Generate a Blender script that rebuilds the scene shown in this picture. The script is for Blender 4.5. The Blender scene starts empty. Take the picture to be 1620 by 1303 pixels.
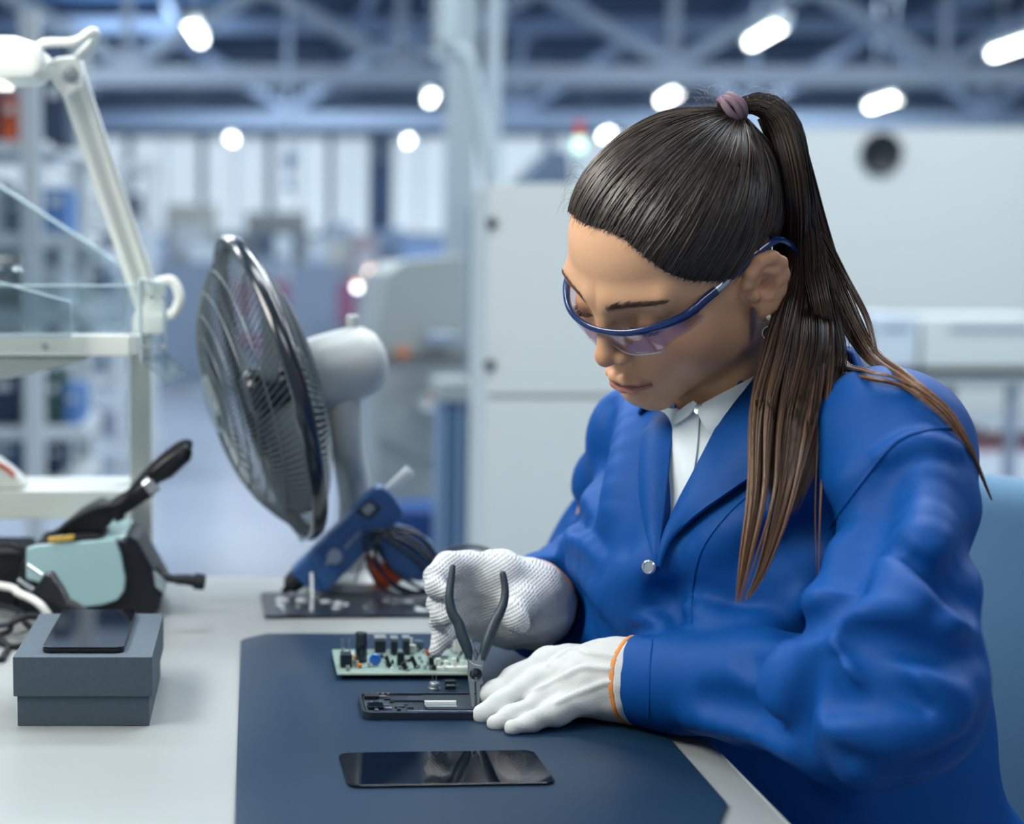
import bpy, bmesh, math, random
import numpy as np
from mathutils import Vector, Matrix
random.seed(7); RNG = np.random.default_rng(7)
PI = math.pi
scene = bpy.context.scene
COL = scene.collection
# ------------------------------------------------------------------ camera
F = 2420.0; CX, CY = 400.0, 651.5      # the lens axis meets the frame left of its middle (a cropped photograph)
PITCH = math.atan((CY - 424.0) / F)
CAM = np.array([0.0, 0.0, 1.12])
CR = np.array([1.0, 0, 0]); CF = np.array([0, math.cos(PITCH), -math.sin(PITCH)]); CU = np.array([0, math.sin(PITCH), math.cos(PITCH)])
TZ = 0.75                      # table top height
cam_d = bpy.data.cameras.new('camera'); cam = bpy.data.objects.new('camera', cam_d); COL.objects.link(cam)
cam.location = CAM; cam.rotation_euler = (PI/2 - PITCH, 0, 0)
cam_d.sensor_width = 36.0; cam_d.lens = F/1620*36.0; cam_d.clip_start = .05; cam_d.clip_end = 200
cam_d.shift_x = (810.0-CX)/1620
cam_d.dof.use_dof = True; cam_d.dof.focus_distance = 1.22; cam_d.dof.aperture_fstop = 3.1
scene.camera = cam
def W(px, py, Y=None, Z=None):
    """the point of the place seen at a pixel of the photograph, on a plane of given depth or height"""
    d = CF + (px-CX)/F*CR - (py-CY)/F*CU
    t = (Y - CAM[1])/d[1] if Y is not None else (Z - CAM[2])/d[2]
    return CAM + t*d
def T(px, py, z=0.0): return W(px, py, Z=TZ+z)
def V(a): return np.array(a, float)
def lerp(a, b, t): return a + (b-a)*t
def nrm(a): a = V(a); return a/np.linalg.norm(a)
# ------------------------------------------------------------------ materials
def srgb(c):
    if isinstance(c, str): c = [int(c[i:i+2], 16)/255 for i in (0, 2, 4)]
    return tuple(x/12.92 if x <= .04045 else ((x+.055)/1.055)**2.4 for x in c[:3]) + (1.0,)
MATS = {}
def mat(name, col='808080', rough=.5, metal=0., bump=0., bscale=200., var=0., vscale=8., spec=None, coat=0., emit=None, estr=0.,
        trans=0., ior=1.45, alpha=1., sss=0., sheen=0., attr=None, aniso=0., stretch=None, ssr=(1, .35, .2)):
    if name in MATS: return MATS[name]
    m = bpy.data.materials.new(name); m.use_nodes = True; nt = m.node_tree; N = nt.nodes; L = nt.links
    b = N['Principled BSDF']; b.inputs['Base Color'].default_value = srgb(col)
    b.inputs['Roughness'].default_value = rough; b.inputs['Metallic'].default_value = metal
    b.inputs['IOR'].default_value = ior
    if spec is not None: b.inputs['Specular IOR Level'].default_value = spec
    if coat: b.inputs['Coat Weight'].default_value = coat; b.inputs['Coat Roughness'].default_value = .08
    if emit: b.inputs['Emission Color'].default_value = srgb(emit); b.inputs['Emission Strength'].default_value = estr
    if trans: b.inputs['Transmission Weight'].default_value = trans
    if alpha < 1: b.inputs['Alpha'].default_value = alpha
    if sheen: b.inputs['Sheen Weight'].default_value = sheen; b.inputs['Sheen Roughness'].default_value = .4
    if aniso: b.inputs['Anisotropic'].default_value = aniso
    if sss: b.inputs['Subsurface Weight'].default_value = sss; b.inputs['Subsurface Radius'].default_value = ssr; b.inputs['Subsurface Scale'].default_value = .008
    tc = N.new('ShaderNodeTexCoord'); src = tc.outputs['Object']
    if stretch:
        mp = N.new('ShaderNodeMapping'); mp.inputs['Scale'].default_value = stretch; L.new(src, mp.inputs['Vector']); src = mp.outputs['Vector']
    if attr:
        a = N.new('ShaderNodeVertexColor'); a.layer_name = attr; L.new(a.outputs['Color'], b.inputs['Base Color']); base = a.outputs['Color']
    else: base = None
    if var:
        n = N.new('ShaderNodeTexNoise'); n.inputs['Scale'].default_value = vscale; n.inputs['Detail'].default_value = 4; L.new(src, n.inputs['Vector'])
        mr = N.new('ShaderNodeMapRange'); mr.inputs['From Min'].default_value = .3; mr.inputs['From Max'].default_value = .7
        mr.inputs['To Min'].default_value = 1-var; mr.inputs['To Max'].default_value = 1+var; L.new(n.outputs['Fac'], mr.inputs['Value'])
        h = N.new('ShaderNodeHueSaturation'); h.inputs['Color'].default_value = srgb(col)
        if base: L.new(base, h.inputs['Color'])
        L.new(mr.outputs['Result'], h.inputs['Value']); L.new(h.outputs['Color'], b.inputs['Base Color'])
    if bump:
        n = N.new('ShaderNodeTexNoise'); n.inputs['Scale'].default_value = bscale; n.inputs['Detail'].default_value = 3; L.new(src, n.inputs['Vector'])
        bp = N.new('ShaderNodeBump'); bp.inputs['Strength'].default_value = bump; bp.inputs['Distance'].default_value = .001
        L.new(n.outputs['Fac'], bp.inputs['Height']); L.new(bp.outputs['Normal'], b.inputs['Normal'])
    MATS[name] = m; return m
# ------------------------------------------------------------------ objects
def tag(o, label=None, cat=None, group=None, kind=None):
    if label: o['label'] = label
    if cat: o['category'] = cat
    if group: o['group'] = group
    if kind: o['kind'] = kind
    return o
def empty(name, loc=(0, 0, 0), rz=0., label=None, cat=None, group=None):
    o = bpy.data.objects.new(name, None); COL.objects.link(o); o.location = V(loc); o.rotation_euler = (0, 0, rz); o.empty_display_size = .02
    return tag(o, label, cat, group)
def link(name, me, material, parent=None, smooth=True, label=None):
    o = bpy.data.objects.new(name, me); COL.objects.link(o)
    ms = material if isinstance(material, (list, tuple)) else [material]
    for m in ms:
        if m: me.materials.append(m)
    if smooth is True: me.polygons.foreach_set('use_smooth', np.ones(len(me.polygons), bool))
    if parent is not None: o.parent = parent
    if label: o['label'] = label
    return o
def auto(me, ang=35):
    me.polygons.foreach_set('use_smooth', np.ones(len(me.polygons), bool)); me.set_sharp_from_angle(angle=math.radians(ang))
class MB:
    """collects shapes in one mesh; all coordinates local to the parent"""
    def __init__(s): s.v = []; s.f = []; s.n = 0; s.m = []; s.mi = 0; s.wn = False
    def add(s, v, f):
        v = np.asarray(v, float).reshape(-1, 3); s.v.append(v)
        for q in f: s.f.append(tuple(i + s.n for i in q)); s.m.append(s.mi)
        s.n += len(v); return s
    def box(s, c, d, R=None, bev=0.):
        c = V(c); h = V(d)/2
        if bev > 0:
            s.wn = True; bm = bmesh.new(); bmesh.ops.create_cube(bm, size=1.0, matrix=Matrix.Diagonal((*d, 1)))
            bmesh.ops.bevel(bm, geom=bm.edges[:], offset=min(bev, min(d)*.49), segments=2, profile=.6, affect='EDGES')
            v = np.array([x.co[:] for x in bm.verts]); f = [[x.index for x in q.verts] for q in bm.faces]; bm.free()
        else:
            v = np.array([[x, y, z] for x in (-h[0], h[0]) for y in (-h[1], h[1]) for z in (-h[2], h[2])])
            f = [(0, 1, 3, 2), (4, 6, 7, 5), (0, 4, 5, 1), (2, 3, 7, 6), (0, 2, 6, 4), (1, 5, 7, 3)]
        if R is not None: v = v @ np.asarray(R).T
        return s.add(v + c, f)
    def tube(s, pts, r, n=8, cap=True, flat=None):
        """swept tube through pts; r one radius or one per point; flat=(a,b) scales across two axes"""
        P = np.asarray(pts, float); m = len(P); rr = np.full(m, r) if np.isscalar(r) else np.asarray(r, float)
        tn = np.gradient(P, axis=0); tn /= np.linalg.norm(tn, axis=1)[:, None] + 1e-12
        ref = V([0, 0, 1]) if abs(tn[0][2]) < .9 else V([1, 0, 0])
        a = np.cross(tn[0], ref); a /= np.linalg.norm(a); A = [a]
        for i in range(1, m):
            a = A[-1] - tn[i]*np.dot(A[-1], tn[i]); a /= np.linalg.norm(a)+1e-12; A.append(a)
        A = np.array(A); B = np.cross(tn, A); th = np.arange(n)/n*2*PI; fa, fb = flat or (1, 1)
        v = P[:, None] + rr[:, None, None]*(np.cos(th)[None, :, None]*A[:, None]*fa + np.sin(th)[None, :, None]*B[:, None]*fb)
        f = [(i*n+j, i*n+(j+1) % n, (i+1)*n+(j+1) % n, (i+1)*n+j) for i in range(m-1) for j in range(n)]
        if cap: f += [tuple(range(n))[::-1], tuple(range((m-1)*n, m*n))]
        return s.add(v.reshape(-1, 3), f)
    def rod(s, a, b, r, n=10, r2=None): return s.tube([a, b], [r, r if r2 is None else r2], n)
    def lathe(s, prof, c=(0, 0, 0), ax=(0, 0, 1), n=32, cap=True):
        """prof: (radius, height) along axis"""
        ax = nrm(ax); ref = V([1, 0, 0]) if abs(ax[0]) < .9 else V([0, 1, 0]); a = np.cross(ax, ref); a /= np.linalg.norm(a); b = np.cross(ax, a)
        th = np.arange(n)/n*2*PI; ring = np.cos(th)[:, None]*a + np.sin(th)[:, None]*b
        v = np.concatenate([V(c) + ring*max(r, 1e-5) + ax*h for r, h in prof]); m = len(prof)
        f = [(i*n+j, i*n+(j+1) % n, (i+1)*n+(j+1) % n, (i+1)*n+j) for i in range(m-1) for j in range(n)]
        if cap: f += [tuple(range(n))[::-1], tuple(range((m-1)*n, m*n))]
        return s.add(v, f)
    def prism(s, poly, o, ex, ey, ez, t):
        """polygon poly (2d) in the plane (ex, ey) at o, extruded by t along ez (centred)"""
        o = V(o); ex, ey, ez = V(ex), V(ey), V(ez); n = len(poly)
        a = np.array([o + ex*x + ey*y - ez*t/2 for x, y in poly]); b = a + ez*t
        f = [tuple(range(n))[::-1], tuple(range(n, 2*n))] + [(i, (i+1) % n, n+(i+1) % n, n+i) for i in range(n)]
        return s.add(np.concatenate([a, b]), f)
    def grid(s, P):
        P = np.asarray(P, float); m, n = P.shape[:2]
        return s.add(P.reshape(-1, 3), [(i*n+j, i*n+j+1, (i+1)*n+j+1, (i+1)*n+j) for i in range(m-1) for j in range(n-1)])
    def build(s, name, material, parent=None, label=None, bev=0., ang=35, loc=None, cat=None, group=None, fix=True):
        me = bpy.data.meshes.new(name); v = np.concatenate(s.v)
        if loc is not None: v = v - V(loc)
        me.from_pydata(v.tolist(), [], s.f)
        if isinstance(material, (list, tuple)) and len(material) > 1: me.polygons.foreach_set('material_index', s.m)
        me.update()
        if fix:
            bm = bmesh.new(); bm.from_mesh(me); bmesh.ops.recalc_face_normals(bm, faces=bm.faces[:])
            if bev > 0:
                es = [e for e in bm.edges if len(e.link_faces) == 2 and e.calc_face_angle(0) > math.radians(30)]
                bmesh.ops.bevel(bm, geom=es, offset=bev, segments=2, profile=.6, affect='EDGES', clamp_overlap=True)
            bm.to_mesh(me); bm.free()
        auto(me, ang); o = link(name, me, material, parent, smooth=None)
        if bev > 0 or s.wn: w = o.modifiers.new('even_normals', 'WEIGHTED_NORMAL'); w.keep_sharp = True
        if loc is not None: o.location = V(loc)
        return tag(o, label, cat, group)
def catmull(P, n=8, closed=False):
    P = np.asarray(P, float)
    if closed: Q = np.concatenate([P[-1:], P, P[:2]])
    else: Q = np.concatenate([[2*P[0]-P[1]], P, [2*P[-1]-P[-2]]])
    out = []
    for i in range(1, len(Q)-2):
        a, b, c, d = Q[i-1:i+3]
        for t in np.arange(n)/n:
            out.append(.5*((2*b) + (c-a)*t + (2*a-5*b+4*c-d)*t*t + (3*b-a-3*c+d)*t**3))
    if not closed: out.append(P[-1])
    return np.array(out)
def rect_round(w, h, r, n=4):
    out = []
    for cx, cy, a0 in ((w/2-r, h/2-r, 0), (-w/2+r, h/2-r, 90), (-w/2+r, -h/2+r, 180), (w/2-r, -h/2+r, 270)):
        for i in range(n+1):
            a = math.radians(a0 + 90*i/n); out.append((cx+r*math.cos(a), cy+r*math.sin(a)))
    return out
def rotz(a): c, s = math.cos(a), math.sin(a); return np.array([[c, -s, 0], [s, c, 0], [0, 0, 1.]])
def frame(a, b, up=(0, 0, 1)):
    """rotation whose x runs from a to b"""
    x = nrm(V(b)-V(a)); z = V(up) - x*np.dot(up, x); z = nrm(z); y = np.cross(z, x); return np.stack([x, y, z], 1)
def copy_tree(o, parent=None):
    c = o.copy(); COL.objects.link(c); c.parent = parent
    for ch in list(o.children): copy_tree(ch, c)
    return c
# ------------------------------------------------------------------ signed distance shapes
def smin(a, b, k=.005):
    h = np.maximum(k - np.abs(a-b), 0)/k; return np.minimum(a, b) - h*h*k*.25
def smax(a, b, k=.005): return -smin(-a, -b, k)
def sph(p, c, r): return np.linalg.norm(p - V(c), axis=-1) - r
def ell(p, c, r, R=None):
    q = p - V(c)
    if R is not None: q = q @ np.asarray(R)
    r = V(r); k0 = np.linalg.norm(q/r, axis=-1); k1 = np.linalg.norm(q/(r*r), axis=-1)+1e-9; return k0*(k0-1)/k1
def cap(p, a, b, ra, rb=None):
    a = V(a); b = V(b); rb = ra if rb is None else rb; pa = p-a; ba = b-a
    h = np.clip(pa@ba/max(ba@ba, 1e-12), 0, 1); return np.linalg.norm(pa - h[..., None]*ba, axis=-1) - (ra + (rb-ra)*h)
def chain(p, pts, rs, k=.01):
    d = None
    for i in range(len(pts)-1):
        e = cap(p, pts[i], pts[i+1], rs[i], rs[i+1]); d = e if d is None else smin(d, e, k)
    return d
def bxd(p, c, h, R=None, r=0.):
    q = p - V(c)
    if R is not None: q = q @ np.asarray(R)
    q = np.abs(q) - (V(h)-r); return np.linalg.norm(np.maximum(q, 0), axis=-1) + np.minimum(q.max(-1), 0) - r
def noise3(p, s, seed=0):
    """smooth value made of a few crossed sines"""
    g = np.random.default_rng(seed); o = 0
    for i in range(7):
        d = nrm(g.normal(size=3)); o = o + np.sin((p@d)*s*(.6+1.1*g.random()) + g.random()*6.28)
    return o/3.5
def surfnet(f, lo, hi, res, proj=2, slack=1.9):
    lo = V(lo); hi = V(hi); B = 8
    nb = np.ceil((hi-lo)/(res*B)).astype(int); n = nb*B + 1
    G = np.full(n, 1.0, np.float32)
    bc = np.stack(np.meshgrid(*[np.arange(k) for k in nb], indexing='ij'), -1).reshape(-1, 3)
    cen = lo + (bc + .5)*B*res; dv = f(cen)
    act = np.abs(dv) < slack*B*res
    for q in bc[(~act) & (dv < 0)]:
        G[q[0]*B:q[0]*B+B+1, q[1]*B:q[1]*B+B+1, q[2]*B:q[2]*B+B+1] = -1
    off = np.stack(np.meshgrid(*[np.arange(B+1)]*3, indexing='ij'), -1).reshape(-1, 3)
    ab = bc[act]
    for i in range(0, len(ab), 300):
        idx = (ab[i:i+300, None]*B + off[None]).reshape(-1, 3)
        G[idx[:, 0], idx[:, 1], idx[:, 2]] = f(lo + idx*res)
    S = G < 0; c = [S[:-1, :-1, :-1], S[1:, :-1, :-1], S[:-1, 1:, :-1], S[1:, 1:, :-1], S[:-1, :-1, 1:], S[1:, :-1, 1:], S[:-1, 1:, 1:], S[1:, 1:, 1:]]
    cnt = sum(x.astype(np.int8) for x in c); A = (cnt > 0) & (cnt < 8)
    ci = np.argwhere(A); vid = np.full(A.shape, -1, np.int64); vid[A] = np.arange(len(ci))
    co = np.array([[0, 0, 0], [1, 0, 0], [0, 1, 0], [1, 1, 0], [0, 0, 1], [1, 0, 1], [0, 1, 1], [1, 1, 1]])
    val = np.stack([G[ci[:, 0]+o[0], ci[:, 1]+o[1], ci[:, 2]+o[2]] for o in co], 1).astype(float)
    acc = np.zeros((len(ci), 3)); w = np.zeros(len(ci))
    for a in range(8):
        for b in range(a+1, 8):
            if np.abs(co[a]-co[b]).sum() != 1: continue
            m = (val[:, a] < 0) != (val[:, b] < 0); t = np.where(m, val[:, a]/(val[:, a]-val[:, b]+1e-20), 0)
            acc += np.where(m[:, None], co[a] + t[:, None]*(co[b]-co[a]), 0); w += m
    P = lo + (ci + acc/np.maximum(w, 1)[:, None])*res
    F_ = []
    for ax in range(3):
        o1, o2 = [(1, 2), (2, 0), (0, 1)][ax]
        sl = [slice(None)]*3; sl2 = [slice(None)]*3; sl[ax] = slice(0, -1); sl2[ax] = slice(1, None)
        E_ = S[tuple(sl)] != S[tuple(sl2)]; e = np.argwhere(E_)
        ok = (e[:, o1] > 0) & (e[:, o2] > 0) & (e[:, o1] < A.shape[o1]) & (e[:, o2] < A.shape[o2]); e = e[ok]
        s0 = S[e[:, 0], e[:, 1], e[:, 2]]
        u = np.zeros(3, int); u[o1] = 1; v = np.zeros(3, int); v[o2] = 1
        q = np.stack([vid[tuple((e-u-v).T)], vid[tuple((e-v).T)], vid[tuple(e.T)], vid[tuple((e-u).T)]], 1)
        q[~s0] = q[~s0][:, ::-1]; F_.append(q)
    Fq = np.concatenate(F_)
    for _ in range(proj):
        h = res*.3; d0 = f(P)
        g = np.stack([(f(P+V(a)*h)-f(P-V(a)*h))/(2*h) for a in ((1, 0, 0), (0, 1, 0), (0, 0, 1))], 1)
        P = P - np.clip(d0/(np.sum(g*g, 1)+.05), -res*.6, res*.6)[:, None]*g
    return P, Fq
def np_mesh(name, P, Fq):
    me = bpy.data.meshes.new(name); n = Fq.shape[1]
    me.vertices.add(len(P)); me.vertices.foreach_set('co', np.asarray(P, np.float32).ravel())
    me.loops.add(Fq.size); me.loops.foreach_set('vertex_index', Fq.astype(np.int32).ravel())
    me.polygons.add(len(Fq)); me.polygons.foreach_set('loop_start', np.arange(len(Fq), dtype=np.int32)*n)
    me.update(calc_edges=True); me.validate(); return me
def add_color(me, name, colors):
    a = me.color_attributes.new(name, 'FLOAT_COLOR', 'POINT'); c = np.ones((len(me.vertices), 4), np.float32); c[:, :3] = colors[:, :3]
    a.data.foreach_set('color', c.ravel())
def sdf_obj(name, f, lo, hi, res, material, parent=None, label=None, color=None, cat=None, loc=None, proj=2, clip=None):
    P, Q = surfnet(f, lo, hi, res, proj)
    if clip is not None:
        keep = clip(P); Q = Q[keep[Q].all(1)]; u = np.unique(Q); mp = np.zeros(len(P), int); mp[u] = np.arange(len(u)); P = P[u]; Q = mp[Q]
    me = np_mesh(name, P if loc is None else P - V(loc), Q)
    if color is not None: add_color(me, 'col', color(P))
    o = link(name, me, material, parent); tag(o, label, cat)
    if loc is not None: o.location = V(loc)
    return o
def raycast(f, pts_px, t0=.8, t1=1.9, n=90):
    """first hit of camera rays on a distance field"""
    px = np.asarray(pts_px, float); D = CF + ((px[:, :1]-CX)/F)*CR - ((px[:, 1:]-CY)/F)*CU
    D /= np.linalg.norm(D, axis=1)[:, None]; t = np.full(len(px), t0)
    for _ in range(n):
        d = f(CAM + t[:, None]*D); t = t + np.clip(d, -.01, .05)*.8
    hit = np.abs(f(CAM + t[:, None]*D)) < .002
    return CAM + t[:, None]*D, hit & (t < t1)
def proj_px(P):
    d = np.asarray(P) - CAM; z = d@CF; return np.stack([CX+F*(d@CR)/z, CY-F*(d@CU)/z], -1)
def strands(name, paths, rad, material, parent=None, colors=None, label=None, kind=None, taper=True):
    """many thin hairs as three-sided tubes; paths (n, m, 3)"""
    P = np.asarray(paths, float); n, m = P.shape[:2]; rad = np.broadcast_to(np.asarray(rad, float), (n,))
    tn = np.gradient(P, axis=1); tn /= np.linalg.norm(tn, axis=2)[..., None]+1e-12
    ref = V([.31, .52, .79]); a = np.cross(tn, ref); a /= np.linalg.norm(a, axis=2)[..., None]+1e-12; b = np.cross(tn, a)
    prof = np.ones(m)
    if taper: prof = np.minimum(1, np.linspace(0, 1, m)*6+.5)*np.minimum(1, (1-np.linspace(0, 1, m))*3+.12)
    th = np.arange(3)/3*2*PI; R_ = rad[:, None]*prof[None]
    v = P[:, :, None] + R_[:, :, None, None]*(np.cos(th)[None, None, :, None]*a[:, :, None] + np.sin(th)[None, None, :, None]*b[:, :, None])
    base = (np.arange(n)*m*3)[:, None, None]; i = np.arange(m-1)[None, :, None]*3; j = np.arange(3)[None, None]; j2 = (j+1) % 3
    q = np.stack([base+i+j, base+i+j2, base+i+3+j2, base+i+3+j], -1).reshape(-1, 4)
    me = np_mesh(name, v.reshape(-1, 3), q)
    if colors is not None: add_color(me, 'col', np.repeat(np.asarray(colors).reshape(n*m, 3), 3, axis=0))
    o = link(name, me, material, parent); return tag(o, label, None, None, kind)
# ================================================================== PERSON
SKIN = mat('skin', 'c49a78', rough=.42, sss=.12, attr='col', bump=.12, bscale=900, spec=.4)
COAT = mat('blue_cotton', '06458a', rough=.55, bump=.2, bscale=1400, spec=.16)
SHIRT = mat('white_poplin', 'd4e0e6', rough=.7, bump=.1, bscale=900)
HAIR = mat('brown_hair', '30221b', rough=.36, attr='col', spec=.75)
HAIRCAP = mat('dark_hair_base', '1d1613', rough=.5)
GLOVE = mat('white_cotton_knit', 'c4c8c7', rough=.9, bump=.6, bscale=1300)
HEMO = mat('orange_elastic', 'd98b45', rough=.7)
BLUEP = mat('glossy_navy_plastic', '0c2a5c', rough=.2, coat=.4)
SILV = mat('silver_plastic', 'aeb9c4', rough=.25, metal=.6)
def rod_rot(rv):
    t = np.linalg.norm(rv); k = rv/t; K = np.array([[0, -k[2], k[1]], [k[2], 0, -k[0]], [-k[1], k[0], 0]])
    return np.eye(3)+math.sin(t)*K+(1-math.cos(t))*K@K
HR = rod_rot(V([-0.10609522, -0.81510316, 2.05916382])); HT = V([.3526729, 1.26671186, 1.12096222]); HS = .978
def H2W(p): return HT + HS*(V(p) @ HR.T)
def W2H(p): return ((p-HT) @ HR)/HS
def face(q):
    """head in its own frame: x to her right, y forward, z up; metres"""
    x = np.abs(q[..., 0]); p = np.concatenate([x[..., None], q[..., 1:]], -1)
    d = ell(p, (0, -.012, .046), (.0720, .090, .0775))
    d = smin(d, ell(p, (0, .0225, .056), (.0575, .066, .052)), .03)
    d = smin(d, ell(p, (0, .028, .000), (.0600, .064, .062)), .03)
    d = smin(d, cap(p, (.044, .014, -.050), (.013, .070, -.078), .016, .015), .030)      # jaw line
    d = smin(d, cap(p, (.054, .004, -.010), (.046, .012, -.050), .014, .014), .022)
    d = smin(d, sph(p, (0, .0715, -.0800), .0155), .016)                                # chin
    d = smin(d, sph(p, (.042, .056, -.016), .0225), .024)                               # cheek
    d = smin(d, ell(p, (.036, .036, -.036), (.0225, .034, .030)), .02)
    d = smin(d, ell(p, (0, .066, -.045), (.032, .0290, .030)), .018)
    d = smin(d, cap(p, (.008, .088, .036), (.044, .072, .036), .0095, .009), .014)      # brow
    d = smax(d, -ell(p, (.0315, .1000, .0165), (.0165, .0150, .0105)), .014)            # eye hollow
    d = smin(d, cap(p, (0, .0905, .024), (0, .1040, -.010), .0060, .0066), .012)        # nose
    d = smin(d, sph(p, (0, .1055, -.0165), .0080), .007)
    d = smin(d, ell(p, (.0105, .0965, -.0200), (.0056, .0082, .0064)), .006)
    d = smax(d, -cap(p, (.0055, .1015, -.0285), (.0060, .0965, -.0235), .0022), .003)   # nostril
    d = smax(d, -cap(p, (0, .1030, -.0330), (0, .0990, -.0420), .0022), .005)           # philtrum
    d = smin(d, chain(p, [(0, .0968, -.0475), (.006, .0970, -.0465), (.015, .0925, -.0485), (.0235, .0838, -.0525)], [.0046, .0046, .0036, .0014], .003), .004)
    d = smin(d, chain(p, [(0, .0955, -.0580), (.010, .0935, -.0575), (.0225, .0838, -.0540)], [.0058, .0052, .0016], .003), .004)
    d = smax(d, -chain(p, [(0, .1020, -.0522), (.012, .0985, -.0528), (.0250, .0880, -.0535)], [.0009, .0009, .0012], .001), .0025)
    d = smax(d, -cap(p, (0, .0960, -.0685), (.012, .0910, -.0680), .0035), .008)        # under the lip
    # eye with lowered lid
    e = V([.0310, .0740, .0130]); lid = sph(p, e, .0136); slit = bxd(p, e + V([0, .012, -.0072]), (.0125, .012, .0011), r=.001)
    d = smin(d, smax(lid, -slit, .001), .0035)
    d = smax(d, -chain(p, [e+V([-.012, .0125, .0055]), e+V([0, .0150, .0085]), e+V([.013, .0090, .0060])], [.0007, .0009, .0007], .001), .003)
    # ear
    dx = p[..., 0]
    E = lambda y, z, o: (.0690 + o, y+.004, z)
    rim = chain(p, [E(.004, .002, .004), E(.006, .010, .007), E(.002, .019, .010), E(-.008, .0255, .013), E(-.019, .0235, .016), E(-.0255, .014, .018), E(-.0255, .001, .017), E(-.0195, -.012, .014), E(-.011, -.022, .011)],
                [.0022, .0026, .0028, .0031, .0032, .0031, .0030, .0031, .0044], .004)
    rim = smin(rim, ell(p, E(-.007, -.0245, .0085), (.0040, .0070, .0080)), .006)
    plate = ell(p, E(-.0110, .002, .0095), (.0058, .0175, .0255), frame((0, 0, 0), (1, .42, 0))); ear = smin(rim, plate, .010)
    anti = chain(p, [E(-.008, .0165, .0140), E(-.017, .010, .0165), E(-.017, -.001, .0160), E(-.010, -.011, .0130)], [.0022, .0027, .0027, .0028], .003); ear = smin(ear, anti, .004)
    ear = smax(ear, -ell(p, E(-.006, .000, .0175), (.0085, .0068, .0090)), .003)
    ear = smin(ear, ell(p, E(.002, -.004, .0085), (.0042, .0032, .0050)), .004)
    d = smin(d, ear, .004)
    return d
NECK = [H2W((0, -.030, -.020)), H2W((0, -.018, -.070)), V([.410, 1.310, 1.010])]
# ---- joints of the body (world)
SN = W(1405, 722, Y=1.17); SF = W(1002, 698, Y=1.45)       # shoulders near, far
EN = W(1425, 1105, Y=1.01); WN = W(1015, 1078, Y=1.205)   # elbow, wrist near
EF = W(935, 890, Y=1.60); WF = W(868, 948, Y=1.37)        # elbow, wrist far
side = nrm((SN-SF)*V([1, 1, 0])); fwd = nrm(np.cross(V([0, 0, 1]), side)); fwd = fwd if fwd[0] < 0 else -fwd
BT = np.stack([side, fwd, V([0, 0, 1])], 1)
MID = (SN+SF)/2
def head_world(p):
    d = face(W2H(p))*HS
    n = chain(p, NECK, [.052, .049, .052], .02)
    return smin(d, n, .018)
def head_color(P):
    q = W2H(P); x = np.abs(q[:, 0]); y, z = q[:, 1], q[:, 2]
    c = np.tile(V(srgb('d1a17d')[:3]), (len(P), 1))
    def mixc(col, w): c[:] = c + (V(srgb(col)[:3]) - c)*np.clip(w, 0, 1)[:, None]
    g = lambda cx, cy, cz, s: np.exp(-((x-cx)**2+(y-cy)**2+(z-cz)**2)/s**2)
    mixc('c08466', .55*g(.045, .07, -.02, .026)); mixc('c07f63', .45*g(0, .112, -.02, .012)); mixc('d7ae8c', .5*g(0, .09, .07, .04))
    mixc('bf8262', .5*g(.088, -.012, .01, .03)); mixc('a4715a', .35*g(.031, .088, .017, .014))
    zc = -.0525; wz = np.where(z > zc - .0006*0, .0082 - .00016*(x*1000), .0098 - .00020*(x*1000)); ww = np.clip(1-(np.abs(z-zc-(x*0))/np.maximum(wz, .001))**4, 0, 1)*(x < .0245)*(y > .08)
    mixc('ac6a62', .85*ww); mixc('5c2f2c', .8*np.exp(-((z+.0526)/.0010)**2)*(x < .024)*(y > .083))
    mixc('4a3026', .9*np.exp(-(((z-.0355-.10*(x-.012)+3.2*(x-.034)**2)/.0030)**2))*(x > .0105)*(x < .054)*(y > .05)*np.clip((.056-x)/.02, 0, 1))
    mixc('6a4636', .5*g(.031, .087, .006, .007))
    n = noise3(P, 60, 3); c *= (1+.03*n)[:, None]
    return c
person = empty('person', (.50, 1.33, 0.0), 0, 'woman with a long brown ponytail in a blue lab coat, bent over the bench', 'person')
PL = V([.50, 1.33, 0.0])
def body_world(p):
    d = chain(p, [SF*.75+MID*.25, MID+V([0, 0, -.02])-fwd*.02, SN*.75+MID*.25], [.030, .036, .030], .03)
    d = smin(d, ell(p, MID+V([.03, .015, -.15]), (.120, .065, .14), BT), .03)
    d = smin(d, ell(p, V([.50, 1.34, .62]), (.135, .095, .18), BT), .06)
    for J in ([SN, EN + (EN-CAM)*.0, W(1330, 1108, Y=1.06), W(1200, 1090, Y=1.13), WN], [SF, W(940, 890, Y=1.585), W(905, 928, Y=1.49), W(862, 958, Y=1.39)]):
        d = smin(d, chain(p, J, [.036, .030, .028, .026, .022][:len(J)], .02), .02)
    hip = V([.55, 1.37, .53]); 
    for s in (-1, 1):
        h = hip + side*s*.075; k = h + fwd*.40 + V([0, 0, .0]); a = k + V([.03, 0, -.41])
        d = smin(d, chain(p, [h, k, a], [.078, .055, .036], .03), .04)
        d = smin(d, chain(p, [a, a+fwd*.13+V([0, 0, -.04])], [.034, .028], .02), .02)
    return d
Ph, Qh = surfnet(head_world, H2W((0, 0, 0))-V([.15, .15, .20]), H2W((0, 0, 0))+V([.17, .17, .19]), .0014, 3)
Pb, Qb = surfnet(body_world, (-.05, .9, .01), (.75, 1.75, 1.06), .009, 2)
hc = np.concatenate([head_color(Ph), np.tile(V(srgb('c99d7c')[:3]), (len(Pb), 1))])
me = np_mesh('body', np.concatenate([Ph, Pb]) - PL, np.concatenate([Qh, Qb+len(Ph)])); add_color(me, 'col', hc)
body = link('body', me, SKIN, person)
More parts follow.
